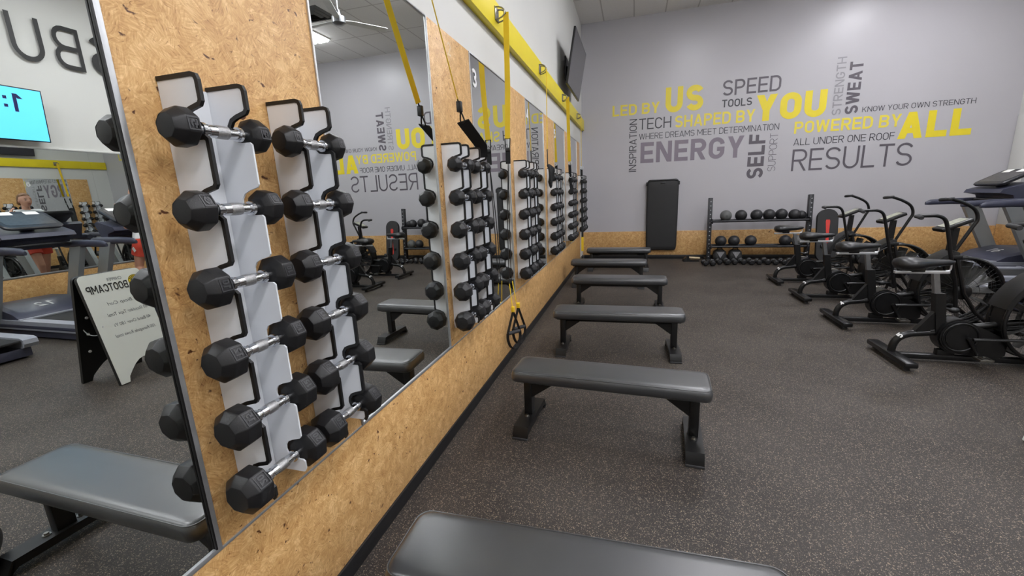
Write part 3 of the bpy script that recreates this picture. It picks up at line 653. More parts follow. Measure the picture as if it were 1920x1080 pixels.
# ------------------------------------------------------------------ wall lettering
mur = thing('wall_mural', 'grey and yellow motivational word mural lettered across the grey far wall', 'mural', (4.0, ROOM_D, 2.6))
def word(s, x0, x1, z0, z1, m, t, wf=1., gap=.11, vert=False, space=.32):
    o = Vector((4.0, ROOM_D, 2.6)); _, tot = text2d(s, t, wf, gap, space); k = (z1-z0 if vert else x1-x0)/tot; at = 0
    for wd_ in s.split(' '):
        _, w1 = text2d(wd_, t, wf, gap, space); mb = MB()
        if not vert: text_mb(mb, wd_, Vector((x0+at*k, ROOM_D, z0))-o, X, Z, -Y, z1-z0, w1*k, t, wf, gap, space, .002)
        else: text_mb(mb, wd_, Vector((x1, ROOM_D, z0+at*k))-o, Z, -X, -Y, x1-x0, w1*k, t, wf, gap, space, .002)
        at += w1+gap+space
        w = mb.build('lettering', m, mur); w['label'] = {'mural_yellow': 'bright yellow word', 'mural_yellow2': 'pale yellow word', 'mural_grey': 'dark grey word', 'mural_dark': 'charcoal word', 'mural_mauve': 'mauve grey word', 'mural_pale': 'pale grey word'}[m]
word('LED BY', .642, 1.60, 3.074, 3.292, 'mural_yellow2', .175)
word('US', 1.712, 2.435, 3.055, 3.545, 'mural_yellow', .225, gap=.14)
word('SPEED', 2.785, 3.81, 3.28, 3.565, 'mural_grey', .13)
word('TOOLS', 2.785, 3.327, 3.063, 3.208, 'mural_dark', .16)
word('YOU', 3.403, 4.605, 2.745, 3.23, 'mural_yellow', .24, gap=.1)
word('TECH', 1.195, 1.837, 2.763, 2.985, 'mural_dark', .105)
word('SHAPED BY', 1.912, 3.40, 2.75, 2.982, 'mural_yellow2', .165)
word('WHERE DREAMS MEET DETERMINATION', 1.200, 3.842, 2.563, 2.682, 'mural_dark', .095)
word('ENERGY', 1.237, 3.24, 2.077, 2.50, 'mural_mauve', .19, gap=.12)
word('INSPIRATION', .999, 1.152, 1.905, 2.988, 'mural_dark', .11, vert=True)
word('SELF', 3.324, 3.622, 1.648, 2.505, 'mural_grey', .20, vert=True)
word('SUPPORT', 3.698, 3.836, 1.775, 2.50, 'mural_grey', .06, vert=True)
word('RESULTS', 4.118, 6.08, 1.753, 2.167, 'mural_grey', .095)
word('STRENGTH', 4.706, 4.853, 2.75, 3.76, 'mural_pale', .14, vert=True)
word('SWEAT', 4.914, 5.125, 2.75, 3.66, 'mural_grey', .20, vert=True)
word('KNOW YOUR OWN STRENGTH', 5.195, 6.885, 2.764, 2.856, 'mural_dark', .1)
word('POWERED BY', 4.107, 5.83, 2.463, 2.685, 'mural_yellow2', .165)
word('ALL', 5.80, 6.89, 2.238, 2.70, 'mural_yellow', .24, gap=.1)
word('ALL UNDER ONE ROOF', 4.117, 5.76, 2.241, 2.37, 'mural_dark', .095)
lr = thing('wall_lettering', 'large black letters painted high on the right wall, seen mirrored at top left', 'lettering', (ROOM_W, 5.3, 3.76))
for s, a, wd, t in (('s', .65, .50, .235), ('B', .04, .355, .105), ('U', -.44, .37, .105)):
    mb = MB(); text_mb(mb, s, (0, a, 0), -Y, Z, -X, .625, wd, t, lift=.022); mb.build('letter', 'black_paint', lr)

# ------------------------------------------------------------------ ceiling: lamps, fan, vent
lights = [(5.5, 8.01), (5.5, 4.95), (5.5, 1.8), (5.5, -1.3), (2.55, 6.6), (2.55, 3.5), (2.55, .4), (2.55, -2.0)]
ll = ['recessed ceiling lamp nearest the far wall, seen glowing in the mirror', 'recessed ceiling lamp over the middle of the treadmill row', 'recessed ceiling lamp over the near end of the treadmill row', 'recessed ceiling lamp at the back over the right side',
      'recessed ceiling lamp over the far benches', 'recessed ceiling lamp over the middle benches', 'recessed ceiling lamp over the camera end of the benches', 'recessed ceiling lamp at the back over the left side']
for (x, y), lb in zip(lights, ll):
    t = thing('ceiling_lamp', lb, 'ceiling light', (x, y, CEIL), 0, 'recessed ceiling lamps')
    fr = MB()
    for cx, cy, dx, dy in ((-.29, 0, .02, 1.2), (.29, 0, .02, 1.2), (0, -.59, .56, .02), (0, .59, .56, .02), (0, 0, .03, 1.16)): fr.box((cx, cy, -.012), (dx, dy, .024))
    fr.build('frame', 'lamp_frame', t)
    for s in (-1, 1): MB().loft([[(s*.1475+a, b, z) for a, b in rrect(.265-q, 1.16-q, .02, 2)] for z, q in ((-.002, .01), (-.05, .006), (-.066, .04), (-.074, .12))]).build('diffuser', 'lamp', t)  # drop of the lens is added so its glowing sides brighten the ceiling
t = thing('ceiling_fan', 'ceiling fan with steel hub on a thin rod, seen in the second mirror', 'fan', (3.4, 6.42, CEIL))
MB().cyl((0, 0, 0), (0, 0, -.06), .06, .05).cyl((0, 0, 0), (0, 0, -.52), .012, n=10).build('down_rod', 'steel', t)
MB().cyl((0, 0, -.48), (0, 0, -.58), .03, .05).cyl((0, 0, -.58), (0, 0, -.67), .105, .105, 28).cyl((0, 0, -.67), (0, 0, -.70), .105, .05, 28).build('motor', 'steel', t)
for k in range(3):
    a = 2*PI*k/3+2.2; d = Vector((math.cos(a), math.sin(a), 0)); n = Vector((-d.y, d.x, 0)); b = MB()
    b.loft([[d*r+n*w_+Z*(-.63+w_*.18+h) for w_, h in ((-ww, 0), (ww, 0), (ww, .006), (-ww, .006))] for r, ww in ((.09, .03), (.2, .055), (.75, .065), (.78, .05))])
    b.build('blade', 'lamp_frame', t)
t = thing('ceiling_vent', 'square louvred air vent in the ceiling beyond the fan', 'vent', (4.66, 7.45, CEIL), 0)
fr = MB()
for i, s in enumerate((.30, .22, .14)):
    ring = [[(a*q, b*q, zz) for a, b in ((-1, -1), (1, -1), (1, 1), (-1, 1))] for q, zz in ((s, -.002-.012*i), (s-.045, -.03-.012*i))]
    fr.loft(ring, cap=False)
fr.build('louvre', 'vent', t); MB().box((0, 0, -.002), (.58, .58, .003)).build('throat', 'vent_dark', t)

# ------------------------------------------------------------------ hung mat, ball rack and what lies around it
t = thing('exercise_mat', 'black padded exercise mat hung upright on the far wall', 'mat', (1.71, ROOM_D-.07, .20))
rg = []
for z, hw, d in ((0, .28, .025), (.02, .305, .04), (.10, .318, .045), (.7, .322, .045), (1.35, .322, .05), (1.46, .318, .052), (1.50, .30, .045), (1.515, .27, .03)):
    rg.append([(a, b, z) for a, b in rrect(hw*2, d*2, d*.8, 4)])
mm = MB().loft(rg).build('pad', 'mat_black', t, 60)
MB().tube([(-.30, -.047, 1.47), (-.2, -.055, 1.495), (.2, -.055, 1.50), (.31, -.047, 1.475)], .012, 8).build('edge_seam', 'trim', mm)
h = MB()
for s in (-1, 1): h.box((s*.325, .0, 1.43), (.03, .06, .08), .01)
h.box((0, -.05, 1.44), (.1, .015, .03), .006); h.build('hanger', 'frame', t)
RX0, RX1 = 2.62, 4.387
t = thing('ball_rack', 'black steel two shelf rack holding balls against the far wall', 'rack', (0, 9.5, 0))
for x in (RX0, RX1):
    s = 1 if x == RX0 else -1
    MB().box((x, 0, .66), (.075, .10, 1.28), .006, ('X', math.radians(-4))).box((x, .0, .03), (.09, .56, .06), .006).build('upright', 'rack', t)
    b = MB()
    for k in range(14): b.cyl((x, -.055+.0048*(k*.085-.55)*13, .12+k*.085), (x, -.053+.0048*(k*.085-.55)*13-.006, .12+k*.085), .011, n=10)
    b.build('bolt_hole', 'alu', t)
for z in (.835, .325):
    MB().tube([(RX0, -.13, z), (RX1, -.13, z)], .02, 10).tube([(RX0, .13, z), (RX1, .13, z)], .02, 10).box(((RX0+RX1)/2, 0, z-.02), (RX1-RX0-.02, .25, .008)).build('shelf', 'rack', t)
    for xb in (RX0+.03, RX1-.03): MB().box((xb, 0, z), (.02, .34, .09), .004).build('shelf_bracket', 'rack', t)
BALLS = [(2.914, 1, 'ball_grey', 'grey'), (3.191, 1, 'ball', 'black'), (3.468, 1, 'ball', 'black'), (3.69, 1, 'ball', 'black'), (3.912, 1, 'ball', 'black'), (4.112, 1, 'ball', 'large black'), (4.26, 1, 'ball', 'black'),
         (2.85, 0, 'ball', 'black'), (3.095, 0, 'ball', 'black'), (3.40, 0, 'ball', 'black'), (4.01, 0, 'ball', 'black'), (4.225, 0, 'ball_grey', 'grey')]
BL = ['grey medicine ball, leftmost on the upper shelf of the far wall rack', 'shiny black medicine ball right beside the grey one on the upper shelf', 'black medicine ball third from the left on the upper shelf', 'black medicine ball fourth from the left on the upper shelf',
      'black medicine ball fifth from the left on the upper shelf', 'black medicine ball sixth from the left on the upper shelf', 'black medicine ball at the right end of the upper shelf',
      'black medicine ball, leftmost on the lower shelf', 'black medicine ball second from the left on the lower shelf', 'black medicine ball alone in the middle of the lower shelf', 'black medicine ball behind the bike seats on the lower shelf', 'grey medicine ball at the right end of the lower shelf']
for i, ((x, u, m, c), lb) in enumerate(zip(BALLS, BL)):
    r = {5: .103, 6: .085, 10: .106, 11: .106}.get(i, .109)
    zz = (.841 if u else .331); mb = MB().sphere((0, 0, 0), r, 28, 18)
    o = mb.build('medicine_ball', m, None, 80); yb = {4: 9.53, 5: 9.45, 6: 9.553}.get(i, 9.50)
    o.location = (x, yb, zz-.0145+r); tag(o, lb, 'ball', 'medicine balls on the rack')
    MB().tube([(.012*math.cos(k*PI/4), -r*.993, .012*math.sin(k*PI/4)) for k in range(8)], .003, 5, closed=True).build('valve', 'trim', o)
FD = [(2.50+.1405*i, 9.04 if i in (0, 1, 12, 13) else 9.19+.018*((i*7) % 3-1), (2, 3, 1, 4, 2, 3, 4, 2, 4, 2, 3, 3, 2, 4)[i], (3, -4, 2, 0, -3, 4, 1, -2, 3, -4, 2, -1, 3, 0)[i]) for i in range(14)]
for i, (x, y, k, a) in enumerate(FD):
    R = (.0435+.0033*k)*1.07*math.cos(PI/8)
    dumbbell('black dumbbell on the floor before the ball rack, %s from the left' % (ORD+['thirteenth', 'fourteenth'])[i], k, (x, y, R+.001), (0, PI/8, math.radians(a)), 'dumbbells on the floor by the far wall')
for i, x in enumerate((2.84, 3.13)):
    t = thing('sandbag', '%s dark training bag with a grey triangle patch under the rack' % ['left hand', 'right hand'][i], 'bag', (x, 9.50, 0), 0, 'training bags under the rack')
    rg = [[(a, b, z) for a, b in rrect(w_*2, d_*2, d_*.7, 4)] for z, w_, d_ in ((0, .10, .09), (.02, .125, .115), (.12, .13, .12), (.21, .115, .10), (.25, .07, .06))]
    MB().loft(rg).build('bag', 'mat_black', t, 60)
    MB().prism([(-.07, .21), (.07, .21), (0, .09)], lambda a, b, d: (a, d, b), -.126, -.120).build('patch', 'grey_patch', t)
    MB().tube([(-.05, 0, .24), (-.04, 0, .28), (.04, 0, .28), (.05, 0, .24)], .012, 8).build('carry_handle', 'webbing', t)
t = thing('balance_board', 'tall black rounded training board with a red stripe leaning by the rack', 'board', (4.64, 9.25, .0), 0)
t.rotation_euler = (math.radians(-9), 0, 0)
MB().prism([(a, b+.53) for a, b in rrect(.34, 1.0, .165, 8)], lambda a, b, d: (a, d, b), -.035, .035).build('deck', 'mat_black', t)
MB().prism([(-.035, .80), (-.028, .83), (.028, .83), (.035, .80), (.022, .56), (.022, .50), (.038, .24), (.028, .20), (-.028, .20), (-.038, .24), (-.022, .50), (-.022, .56)], lambda a, b, d: (a, d, b), -.042, -.03).build('stripe', 'red', t)
MB().box((-.08, -.045, .33), (.05, .03, .06), .008).build('clip', 'frame', t)
t = thing('push_up_handle', 'low black exercise step with cream top bar on the floor by the rack', 'exercise handle', (2.30, 9.52, 0), math.radians(4))
MB().prism([(-.16, .0), (-.15, .05), (-.09, .10), (-.02, .04), (.14, .03), (.16, 0)], lambda a, b, d: (a, d, b), -.06, .06).build('base', 'frame', t)
MB().cyl((-.04, -.03, .085), (.17, -.03, .07), .02, n=12).build('cream_bar', 'cream', t)
# the ball whose rim shows at the left bottom in the mirror
o = MB().sphere((0, 0, 0), .15, 32, 20).build('slam_ball', 'ball', None, 80); o.location = (1.67, .79, .151)
tag(o, 'black slam ball on the floor by the nearest bench, mirrored at bottom left', 'ball')

# ------------------------------------------------------------------ air bikes (local x forward from the rear stabiliser)
def make_bike():
    t = thing('air_bike', '', 'exercise bike', (0, 0, 0), 0, 'fan bikes in a row')
    for x, nm in ((0, 'rear_stabilizer'), (1.27, 'front_stabilizer')):
        st = MB().box((x, 0, .058), (.095, .61, .046), .014).build(nm, 'frame_worn', t)
        for s in (-1, 1): MB().cyl((x, s*.24, 0), (x, s*.24, .04), .024, .018, 14).build('foot', 'foam', st)
    tube = MB().tube(smooth([(.0, 0, .065), (.005, 0, .13), (.035, 0, .195), (.10, 0, .235), (.19, 0, .25), (.28, 0, .262)], 5), .029, 14).build('rear_tube', 'frame_worn', t)
    MB().box((.65, 0, .045), (1.18, .055, .045), .008).build('main_rail', 'frame_worn', t)
    # sweeping top tube, gusset and seat sleeve
    MB().tube(smooth([(.24, 0, .27), (.40, 0, .30), (.62, 0, .335), (.86, 0, .375), (1.0, 0, .385)], 4), .026, 12).tube([(.34, .03, .22), (.62, .03, .28), (.95, .03, .33)], .02, 10).build('top_tube', 'frame', t)
    MB().prism([(.15, .252), (.135, .275), (.245, .44), (.30, .44), (.32, .30), (.30, .25)], lambda a, b, d: (a, d, b), -.022, .022).prism([(.225, .60), (.295, .60), (.345, .25), (.275, .25)], lambda a, b, d: (a, d, b), -.032, .032).build('seat_sleeve', 'frame', t)
    # crank case and guard disc
    cc = MB().prism(arc(.42, .245, .145, .15, 90, 270, 14)+[(.70, .07), (.74, .10), (.74, .23), (.55, .33)], lambda a, b, d: (a, d, b), -.05, .05).box((.37, 0, .085), (.12, .05, .06), .004).build('crank_case', 'frame', t)
    MB().cyl((.42, -.052, .245), (.42, -.066, .245), .135, n=40).cyl((.42, -.066, .245), (.42, -.072, .245), .10, n=40).tube([(.42+.118*math.cos(2*PI*k/32), -.068, .245+.118*math.sin(2*PI*k/32)) for k in range(32)], .007, 6, closed=True).build('guard_disc', 'frame_worn', cc)
    for s, a in ((-1, -62), (1, 118)):
        c0 = Vector((.47, s*.085, .235)); d = Vector((math.cos(math.radians(a)), 0, math.sin(math.radians(a)))); e = c0+d*.165
        cr = MB().tube([c0-d*.01, e], [.016, .012], 10).cyl((.47, 0, .235), c0+Vector((0, s*.012, 0)), .014, n=14).build('crank_arm', 'frame_worn', t)
        pd = MB().cyl(e, e+Vector((0, s*.10, 0)), .008, n=8)
        for dx in (-.038, .038): pd.box(e+Vector((dx, s*.055, 0)), (.012, .09, .022), .003)
        for dy in (.015, .095): pd.box(e+Vector((0, s*dy, 0)), (.085, .010, .022), .003)
        pd.box(e+Vector((0, s*.055, 0)), (.03, .08, .026), .004); pd.build('pedal', 'bolt', cr)
    # seat post, slider and saddle
    MB().prism([(.195, .765), (.235, .765), (.285, .50), (.243, .50)], lambda a, b, d: (a, d, b), -.019, .019).build('seat_post', 'steel', t)
    MB().box((.12, 0, .775), (.37, .032, .022), .003).tube(smooth([(.28, 0, .786), (.31, 0, .795), (.305, 0, .85), (.26, 0, .86)], 4), .007, 8).build('seat_slider', 'chrome_soft', t)
    MB().tube([(.30, 0, .475), (.36, 0, .46)], .012, 10).sphere((.385, 0, .455), (.038, .024, .024), 14, 8).build('adjust_knob', 'frame', t)
    sd = []
    for x, w_, zt, zb in ((.00, .05, .862, .822), (.012, .095, .890, .80), (.06, .12, .903, .79), (.13, .105, .898, .795), (.20, .06, .886, .81), (.28, .040, .882, .82), (.36, .034, .878, .832), (.385, .018, .868, .845)):
        sd.append([(x-.06, w_*math.cos(2*PI*k/18), (zt+zb)/2+(zt-zb)/2*math.sin(2*PI*k/18)) for k in range(18)])
    sa = MB().loft(sd).build('saddle', 'saddle', t, 60)
    MB().box((.09, 0, .795), (.10, .04, .04), .01).build('saddle_clamp', 'frame', sa)
    # fan: cage of wires, rim, blades, hub
    C = Vector((1.01, 0, .395)); R = .342
    def circ(r, y, n=48): return [C+Vector((r*math.cos(2*PI*k/n), y, r*math.sin(2*PI*k/n))) for k in range(n)]
    rim = MB()
    for y in (-.085, .085): rim.tube(circ(R, y), .014, 8, closed=True)
    rim.tube(circ(R-.01, 0), .012, 8, closed=True)
    for k in range(24):
        a = 2*PI*k/24; p = Vector((math.cos(a), 0, math.sin(a)))*R; rim.tube([C+p+Vector((0, -.085, 0)), C+p+Vector((0, .085, 0))], .005, 5)
    n_ = 64
    rim.loft([[C+Vector((rr*math.cos(2*PI*k/n_), y, rr*math.sin(2*PI*k/n_))) for k in range(n_)] for rr, y in ((R+.004, -.055), (R+.004, .055), (R-.004, .055), (R-.004, -.055), (R+.004, -.055))], cap=False)
    rim = rim.build('fan_rim', 'frame', t)
    cg = MB()
    for y, yc in ((-.085, -.115), (.085, .115)):
        for r in (.14, .26): cg.tube(circ(r, yc+(y-yc)*(r/R)**2, 40), .0016, 4, closed=True)
        for k in range(48):
            a = 2*PI*k/48; cg.tube([C+Vector((r*math.cos(a), yc+(y-yc)*(r/R)**2, r*math.sin(a))) for r in (.085, .2, R)], .0012, 4, caps=False)
    cg.build('fan_guard', 'wire', t)
    bl = MB()
    for k in range(14):
        a = 2*PI*k/14; d = Vector((math.cos(a), 0, math.sin(a))); n = Vector((-d.z, 0, d.x))
        bl.loft([[C+d*r+n*s_*.018+Vector((0, q, 0)) for s_, q in ((-1, -.06), (-.85, -.06), (1, .06), (.85, .06))] for r in (.06, .30)])
    bl.build('fan_rotor', 'fan', t)
    hb = MB().cyl(C+Vector((0, -.125, 0)), C+Vector((0, .125, 0)), .075, n=32)
    hb.cyl(C+Vector((0, -.14, 0)), C+Vector((0, -.125, 0)), .05, .075, 32).build('fan_hub', 'frame', t)
    # fork legs to the floor, console post, console
    fk = MB()
    for s in (-1, 1): fk.tube([(1.27, s*.15, .06), (1.12, s*.15, .20), (1.0, s*.15, .395), (.93, s*.10, .74)], .018, 8)
    fk.box((.92, 0, .745), (.09, .24, .04), .008); fk.build('fork', 'frame', t)
    MB().prism([(.885, .74), (.945, .74), (.955, 1.03), (.905, 1.03)], lambda a, b, d: (a, d, b), -.022, .022).build('console_post', 'frame', t)
    cn = MB().box((.90, 0, 1.06), (.26, .17, .04), .012, ('Y', math.radians(-24))).build('console', 'frame', t)
    MB().box((.895, 0, 1.0825), (.19, .12, .004), 0, ('Y', math.radians(-24))).build('display', 'lcd', cn)
    gd = []
    for a, rr in ((99, R+.060), (104, R+.078), (118, R+.060), (135, R+.045), (152, R+.034), (164, R+.030)):
        ca, sa_ = math.cos(math.radians(a)), math.sin(math.radians(a))
        gd.append([C+Vector((q*ca, y, q*sa_)) for q, y in ((rr-.035, -.100), (rr, -.094), (rr+.012, 0), (rr, .094), (rr-.035, .100), (rr-.008, .085), (rr+.004, 0), (rr-.008, -.085))])
    MB().loft(gd).build('wind_guard', 'frame', t)
    # moving arms
    for s, piv, pts in ((-1, (.93, .24), [(.87, .50), (.79, .80), (.735, 1.03), (.70, 1.13), (.64, 1.168), (.56, 1.172), (.47, 1.172)]), (1, (.93, .24), [(1.0, .48), (1.08, .72), (1.20, 1.0), (1.235, 1.09), (1.20, 1.19), (1.10, 1.26), (.99, 1.305)])):
        yb = s*.235; ptl = [(piv[0], s*.20, piv[1])]+[(a, yb, b) for a, b in pts]
        ar = MB().tube(smooth(ptl, 5), .0165, 12).cyl((piv[0], s*.13, piv[1]), (piv[0], s*.215, piv[1]), .028, n=16).build('handle_arm', 'frame_worn', t)
        a, b = pts[-1]; e = Vector((a, yb, b)); g = Vector((-.025, s*.13, -.01))
        MB().tube(smooth([e+Vector((.02, 0, .002)), e+Vector((-.012, s*.012, -.002)), e+g*.5, e+g], 4), [.0165]*8+[.019]*4+[.017], 12).build('grip', 'foam', ar)
        MB().tube([(.47 if s < 0 else .47, s*.125, .245), (piv[0], s*.155, piv[1]+.03)], .013, 8).build('link_bar', 'frame', ar)
    MB().cyl((.93, -.13, .24), (.93, .13, .24), .02, n=14).build('pivot_axle', 'frame', t)
    return t
bike0 = make_bike()
BK = [(3.30, 4.225, '5', 'nearest black fan bike, marked 5, cut off by the right edge'), (3.30, 5.31, '4', 'second nearest black fan bike, just behind the one marked 5'),
      (3.30, 6.39, '3', 'third black fan bike from the viewer, in the middle of the row'), (3.30, 7.47, '2', 'farthest black fan bike, closest to the ball rack')]
for i, (x, y, num, lb) in enumerate(BK):
    o = bike0 if i == 0 else copy_tree(bike0)
    o.location = (x, y, 0); o['label'] = lb
for i, (x, y, num, lb) in enumerate(BK):
    par = [bike0] + [o for o in COL.objects if o.name.startswith('air_bike.')]
    o = par[i]; rtb = [c for c in COL.objects if c.parent == o and c.name.startswith('rear_tube')][0]
    mb = MB(); d = Vector((.72, 0, .69)).normalized(); nn = Vector((-.5, -.62, .6)).normalized(); up_ = nn.cross(d)
    ctr = Vector((.050, 0, .207)); 
    text_mb(mb, num, ctr+nn*.0295-d*.014-up_*.022, d, up_, nn, .045, .03, t=.2, lift=.0015); mb.build('numeral', 'number', rtb)

# ------------------------------------------------------------------ treadmills (local x forward, deck rear at 0)
def make_treadmill():
    t = thing('treadmill', '', 'treadmill', (0, 0, 0), 0, 'treadmills facing the right wall')
    dk = MB()
    for s in (-1, 1):
        dk.prism([(0.02, .13), (0, .17), (.01, .215), (.06, .235), (1.95, .235), (1.95, .12), (.06, .12)], lambda a, b, d: (a, d, b), s*.29, s*.41)
    dk = dk.build('deck_rail', 'tm_rail', t)
    mb = MB()
    for s in (-1, 1): mb.box((1.0, s*.412, .165), (1.85, .006, .04), .002)
    mb.build('rail_stripe', 'tm_navy', dk)
    MB().box((1.0, 0, .07), (1.86, .74, .10), .01).build('underframe', 'tm_navy', t)
    MB().box((.64, 0, .205), (1.22, .575, .03), .012).build('running_belt', 'tm_belt', t)
    for x in (.18, 1.75):
        for s in (-1, 1): MB().cyl((x, s*.32, 0), (x, s*.32, .04), .03, n=14).build('foot', 'foam', t)
    hood = MB()
    prof = [(1.13, .235, .38), (1.17, .27, .385), (1.28, .335, .39), (1.55, .40, .39), (1.85, .40, .37), (1.98, .34, .35), (2.02, .22, .33), (2.02, .08, .32)]
    rg = [[(x, -hw, .10 if x < 1.95 else .06), (x, -hw, z-.03), (x, -hw+.05, z), (x, hw-.05, z), (x, hw, z-.03), (x, hw, .10 if x < 1.95 else .06)] for x, z, hw in prof]
    hood.loft(rg); hood = hood.build('motor_cover', 'tm_navy', t, 30)
    MB().box((1.15, 0, .232), (.05, .80, .03), .01).build('cover_lip', 'tm_rail', hood)
    for s in (-1, 1):
        MB().prism([(1.56, .12), (1.76, .12), (1.30, 1.10), (1.08, 1.10)], lambda a, b, d: (a, d, b), s*.42-.035, s*.42+.035).build('upright', 'tm_silver', t)
        hr = MB()
        rgs = []
        for x, z, hw, hh in ((.60, 1.10, .018, .025), (.66, 1.115, .03, .044), (.95, 1.125, .036, .05), (1.2, 1.12, .045, .056), (1.42, 1.12, .05, .055), (1.5, 1.12, .04, .04)):
            rgs.append([(x, s*.415+hw*math.cos(2*PI*k/14), z+hh*math.sin(2*PI*k/14)) for k in range(14)])
        hr.loft(rgs).build('handrail', 'tm_navy', t)
    MB().tube(smooth([(1.22, -.36, 1.145), (1.17, -.20, 1.16), (1.15, 0, 1.16), (1.17, .20, 1.16), (1.22, .36, 1.145)], 4), .02, 10).build('front_grip', 'tm_console', t)
    tr = MB().prism([(1.06, 1.26), (1.09, 1.31), (1.42, 1.40), (1.47, 1.36), (1.40, 1.22), (1.36, 1.10), (1.26, 1.10), (1.22, 1.22)], lambda a, b, d: (a, d, b), -.37, .37).build('console_tray', 'tm_navy', t)
    rot = Matrix.Rotation(math.radians(-27), 4, 'Y'); c = Vector((1.30, 0, 1.475)); cn = MB()
    cn.loft([[c+rot @ Vector((a, b, zz)) for a, b in rrect(.46-2*i_, .60-2*i_, .08)] for zz, i_ in ((-.035, .04), (-.02, .01), (.01, 0), (.022, .012))])
    cn.cyl((1.31, 0, 1.33), (1.31, 0, 1.46), .07, n=14); cn = cn.build('console', 'tm_console', t, 30)
    MB().loft([[c+rot @ Vector((a, b, zz)) for a, b in rrect(.32, .50, .04)] for zz in (.0215, .0245)]).build('display', 'tm_display', cn)
    pp = MB()
    for yy in (-.12, .14): pp.add([c+rot @ Vector(p) for p in ((.12, yy-.07, .027), (.205, yy-.07, .027), (.205, yy+.07, .027), (.12, yy+.07, .027))], [(0, 1, 2, 3)])
    pp.build('notice', 'paper', cn)
    return t
tm0 = make_treadmill()
TL = ['treadmill numbered 16 beside the far wall', 'treadmill second from the far wall, cut off by the right edge', 'treadmill third from the far wall, next to the one the woman uses', 'treadmill with the woman standing on it, seen in the mirror',
      'treadmill numbered 12, seen in the mirror behind the board sign', 'treadmill nearest the viewer, its rear end mirrored at the left edge']
for i in range(6):
    o = tm0 if i == 0 else copy_tree(tm0)
    o.location = (5.24, 8.45-1.2*i, 0); o['label'] = TL[i]
tms = [tm0]+[o for o in COL.objects if o.name.startswith('treadmill.')]
for i, o in enumerate(tms):
    hd = [c for c in COL.objects if c.parent == o and c.name.startswith('motor_cover')][0]
    mb = MB(); fx = Vector((.27, 0, .065)).normalized(); nz = Vector((-.065, 0, .27)).normalized()
    text_mb(mb, str(16-i), Vector((1.30, .10, .3405)), -Y, fx, nz, .15, .20, t=.17, gap=.2, lift=.003); mb.build('numeral', 'number', hd)

# ------------------------------------------------------------------ board sign (A-frame) on the floor between bikes and bench
t = thing('sandwich_board', 'folding white board sign lettered BOOTCAMP standing on the floor, seen in the mirror', 'sign', (3.56, 2.675, 0), math.radians(-5))
H = 1.017; LEAN = math.atan(.205/H)
def panel_outline():
    w2 = .265
    return [(-w2, 0), (-w2+.075, 0), (-w2+.09, .05)]+[(-.175+.175*2*k/8, .05+.13*math.sin(PI*k/8)) for k in range(1, 8)]+[(w2-.09, .05), (w2-.075, 0), (w2, 0), (w2, H-.04)]+arc(w2-.04, H-.04, .04, .04, 0, 90, 5)+arc(-w2+.04, H-.04, .04, .04, 90, 180, 5)
for s, m in ((-1, 'sign_white'), (1, 'sign_black')):
    Rm = Matrix.Translation((0, 0, H*math.cos(LEAN)*1.0)) @ Matrix.Rotation(s*-LEAN, 4, 'Y') @ Matrix.Translation((0, 0, -H))
    fr = MB().prism(panel_outline(), lambda a, b, d: Rm @ Vector((s*d, a, b)), .004, .03).build('front_panel' if s < 0 else 'rear_panel', 'sign_black', t)
    if s < 0:
        MB().prism([(a*.985, b if b > .5 else b+.003) for a, b in panel_outline()], lambda a, b, d: Rm @ Vector((s*d, a, b)), .0305, .034).build('whiteboard_face', 'sign_white', fr)
        org = lambda yy, zz: Rm @ Vector((-.034, yy, zz)); V = (Rm.to_3x3() @ Z); N = (Rm.to_3x3() @ -X)
        mb = MB(); text_mb(mb, 'BOOTCAMP', org(.115, .845), -Y, V, N, .072, .345, t=.17, wf=1.05, lift=.001); mb.build('print', 'sign_ink', fr)
        mb = MB()
        for s_, yy, zz, ht, wd in (('CHIPPER', .085, .935, .03, .13), ('100 Bicep Curl', .19, .72, .032, .30), ('80 Shoulder Taps Total', .205, .62, .032, .35), ('40 Band Over 180 Ys', .20, .52, .032, .33), ('100 Renegade Rows total', .21, .42, .032, .36)):
            font_mb(mb, s_, org(yy, zz), -Y, V, N, ht, wd, .001, .15)
        mb.build('handwriting', 'ink', fr)
        lg = MB().add([org(.185, .90)+N*.001+(-Y)*(.058*math.cos(2*PI*k/28))+V*(.058*math.sin(2*PI*k/28)) for k in range(28)], [tuple(range(28))]).build('round_badge', 'badge', fr)
        mb = MB()
        for r in (.054, .034):
            for q in strip2d([(r*math.cos(2*PI*k/28), r*math.sin(2*PI*k/28)) for k in range(28)], .004, True): mb.add([org(.185, .90)+N*.002-Y*a+V*b for a, b in q], [(0, 1, 2, 3)])
        for a0 in list(range(30, 151, 20))+list(range(210, 331, 24)):
            a = math.radians(a0); mb.add([org(.185, .90)+N*.002-Y*(r*math.cos(a+q))+V*(r*math.sin(a+q)) for r, q in ((.039, -.1), (.039, .1), (.050, .07), (.050, -.07))], [(0, 1, 2, 3)])
        for q in strip2d([(-.024, .012), (.024, .012)], .005)+strip2d([(-.012, -.02), (-.012, .0), (.012, .0), (.012, -.02)], .006): mb.add([org(.185, .90)+N*.002-Y*a+V*b for a, b in q], [(0, 1, 2, 3)])
        for cx in (-.024, .024): mb.add([org(.185, .90)+N*.002-Y*(cx+.007*math.cos(k*PI/5))+V*(.012+.009*math.sin(k*PI/5)) for k in range(10)], [tuple(range(10))])
        mb.build('badge_emblem', 'sign_ink', lg)
    else:
        for zz in (.30, .47, .63, .80): MB().cyl(Rm @ Vector((.004, -.19, zz)), Rm @ Vector((-.004, -.19, zz)), .012, n=12).build('rivet', 'number', fr)
MB().tube(smooth([(-.13, -.22, .55), (-.06, -.22, .47), (.06, -.22, .47), (.13, -.22, .55)], 5), .004, 6).build('chain', 'alu', t)

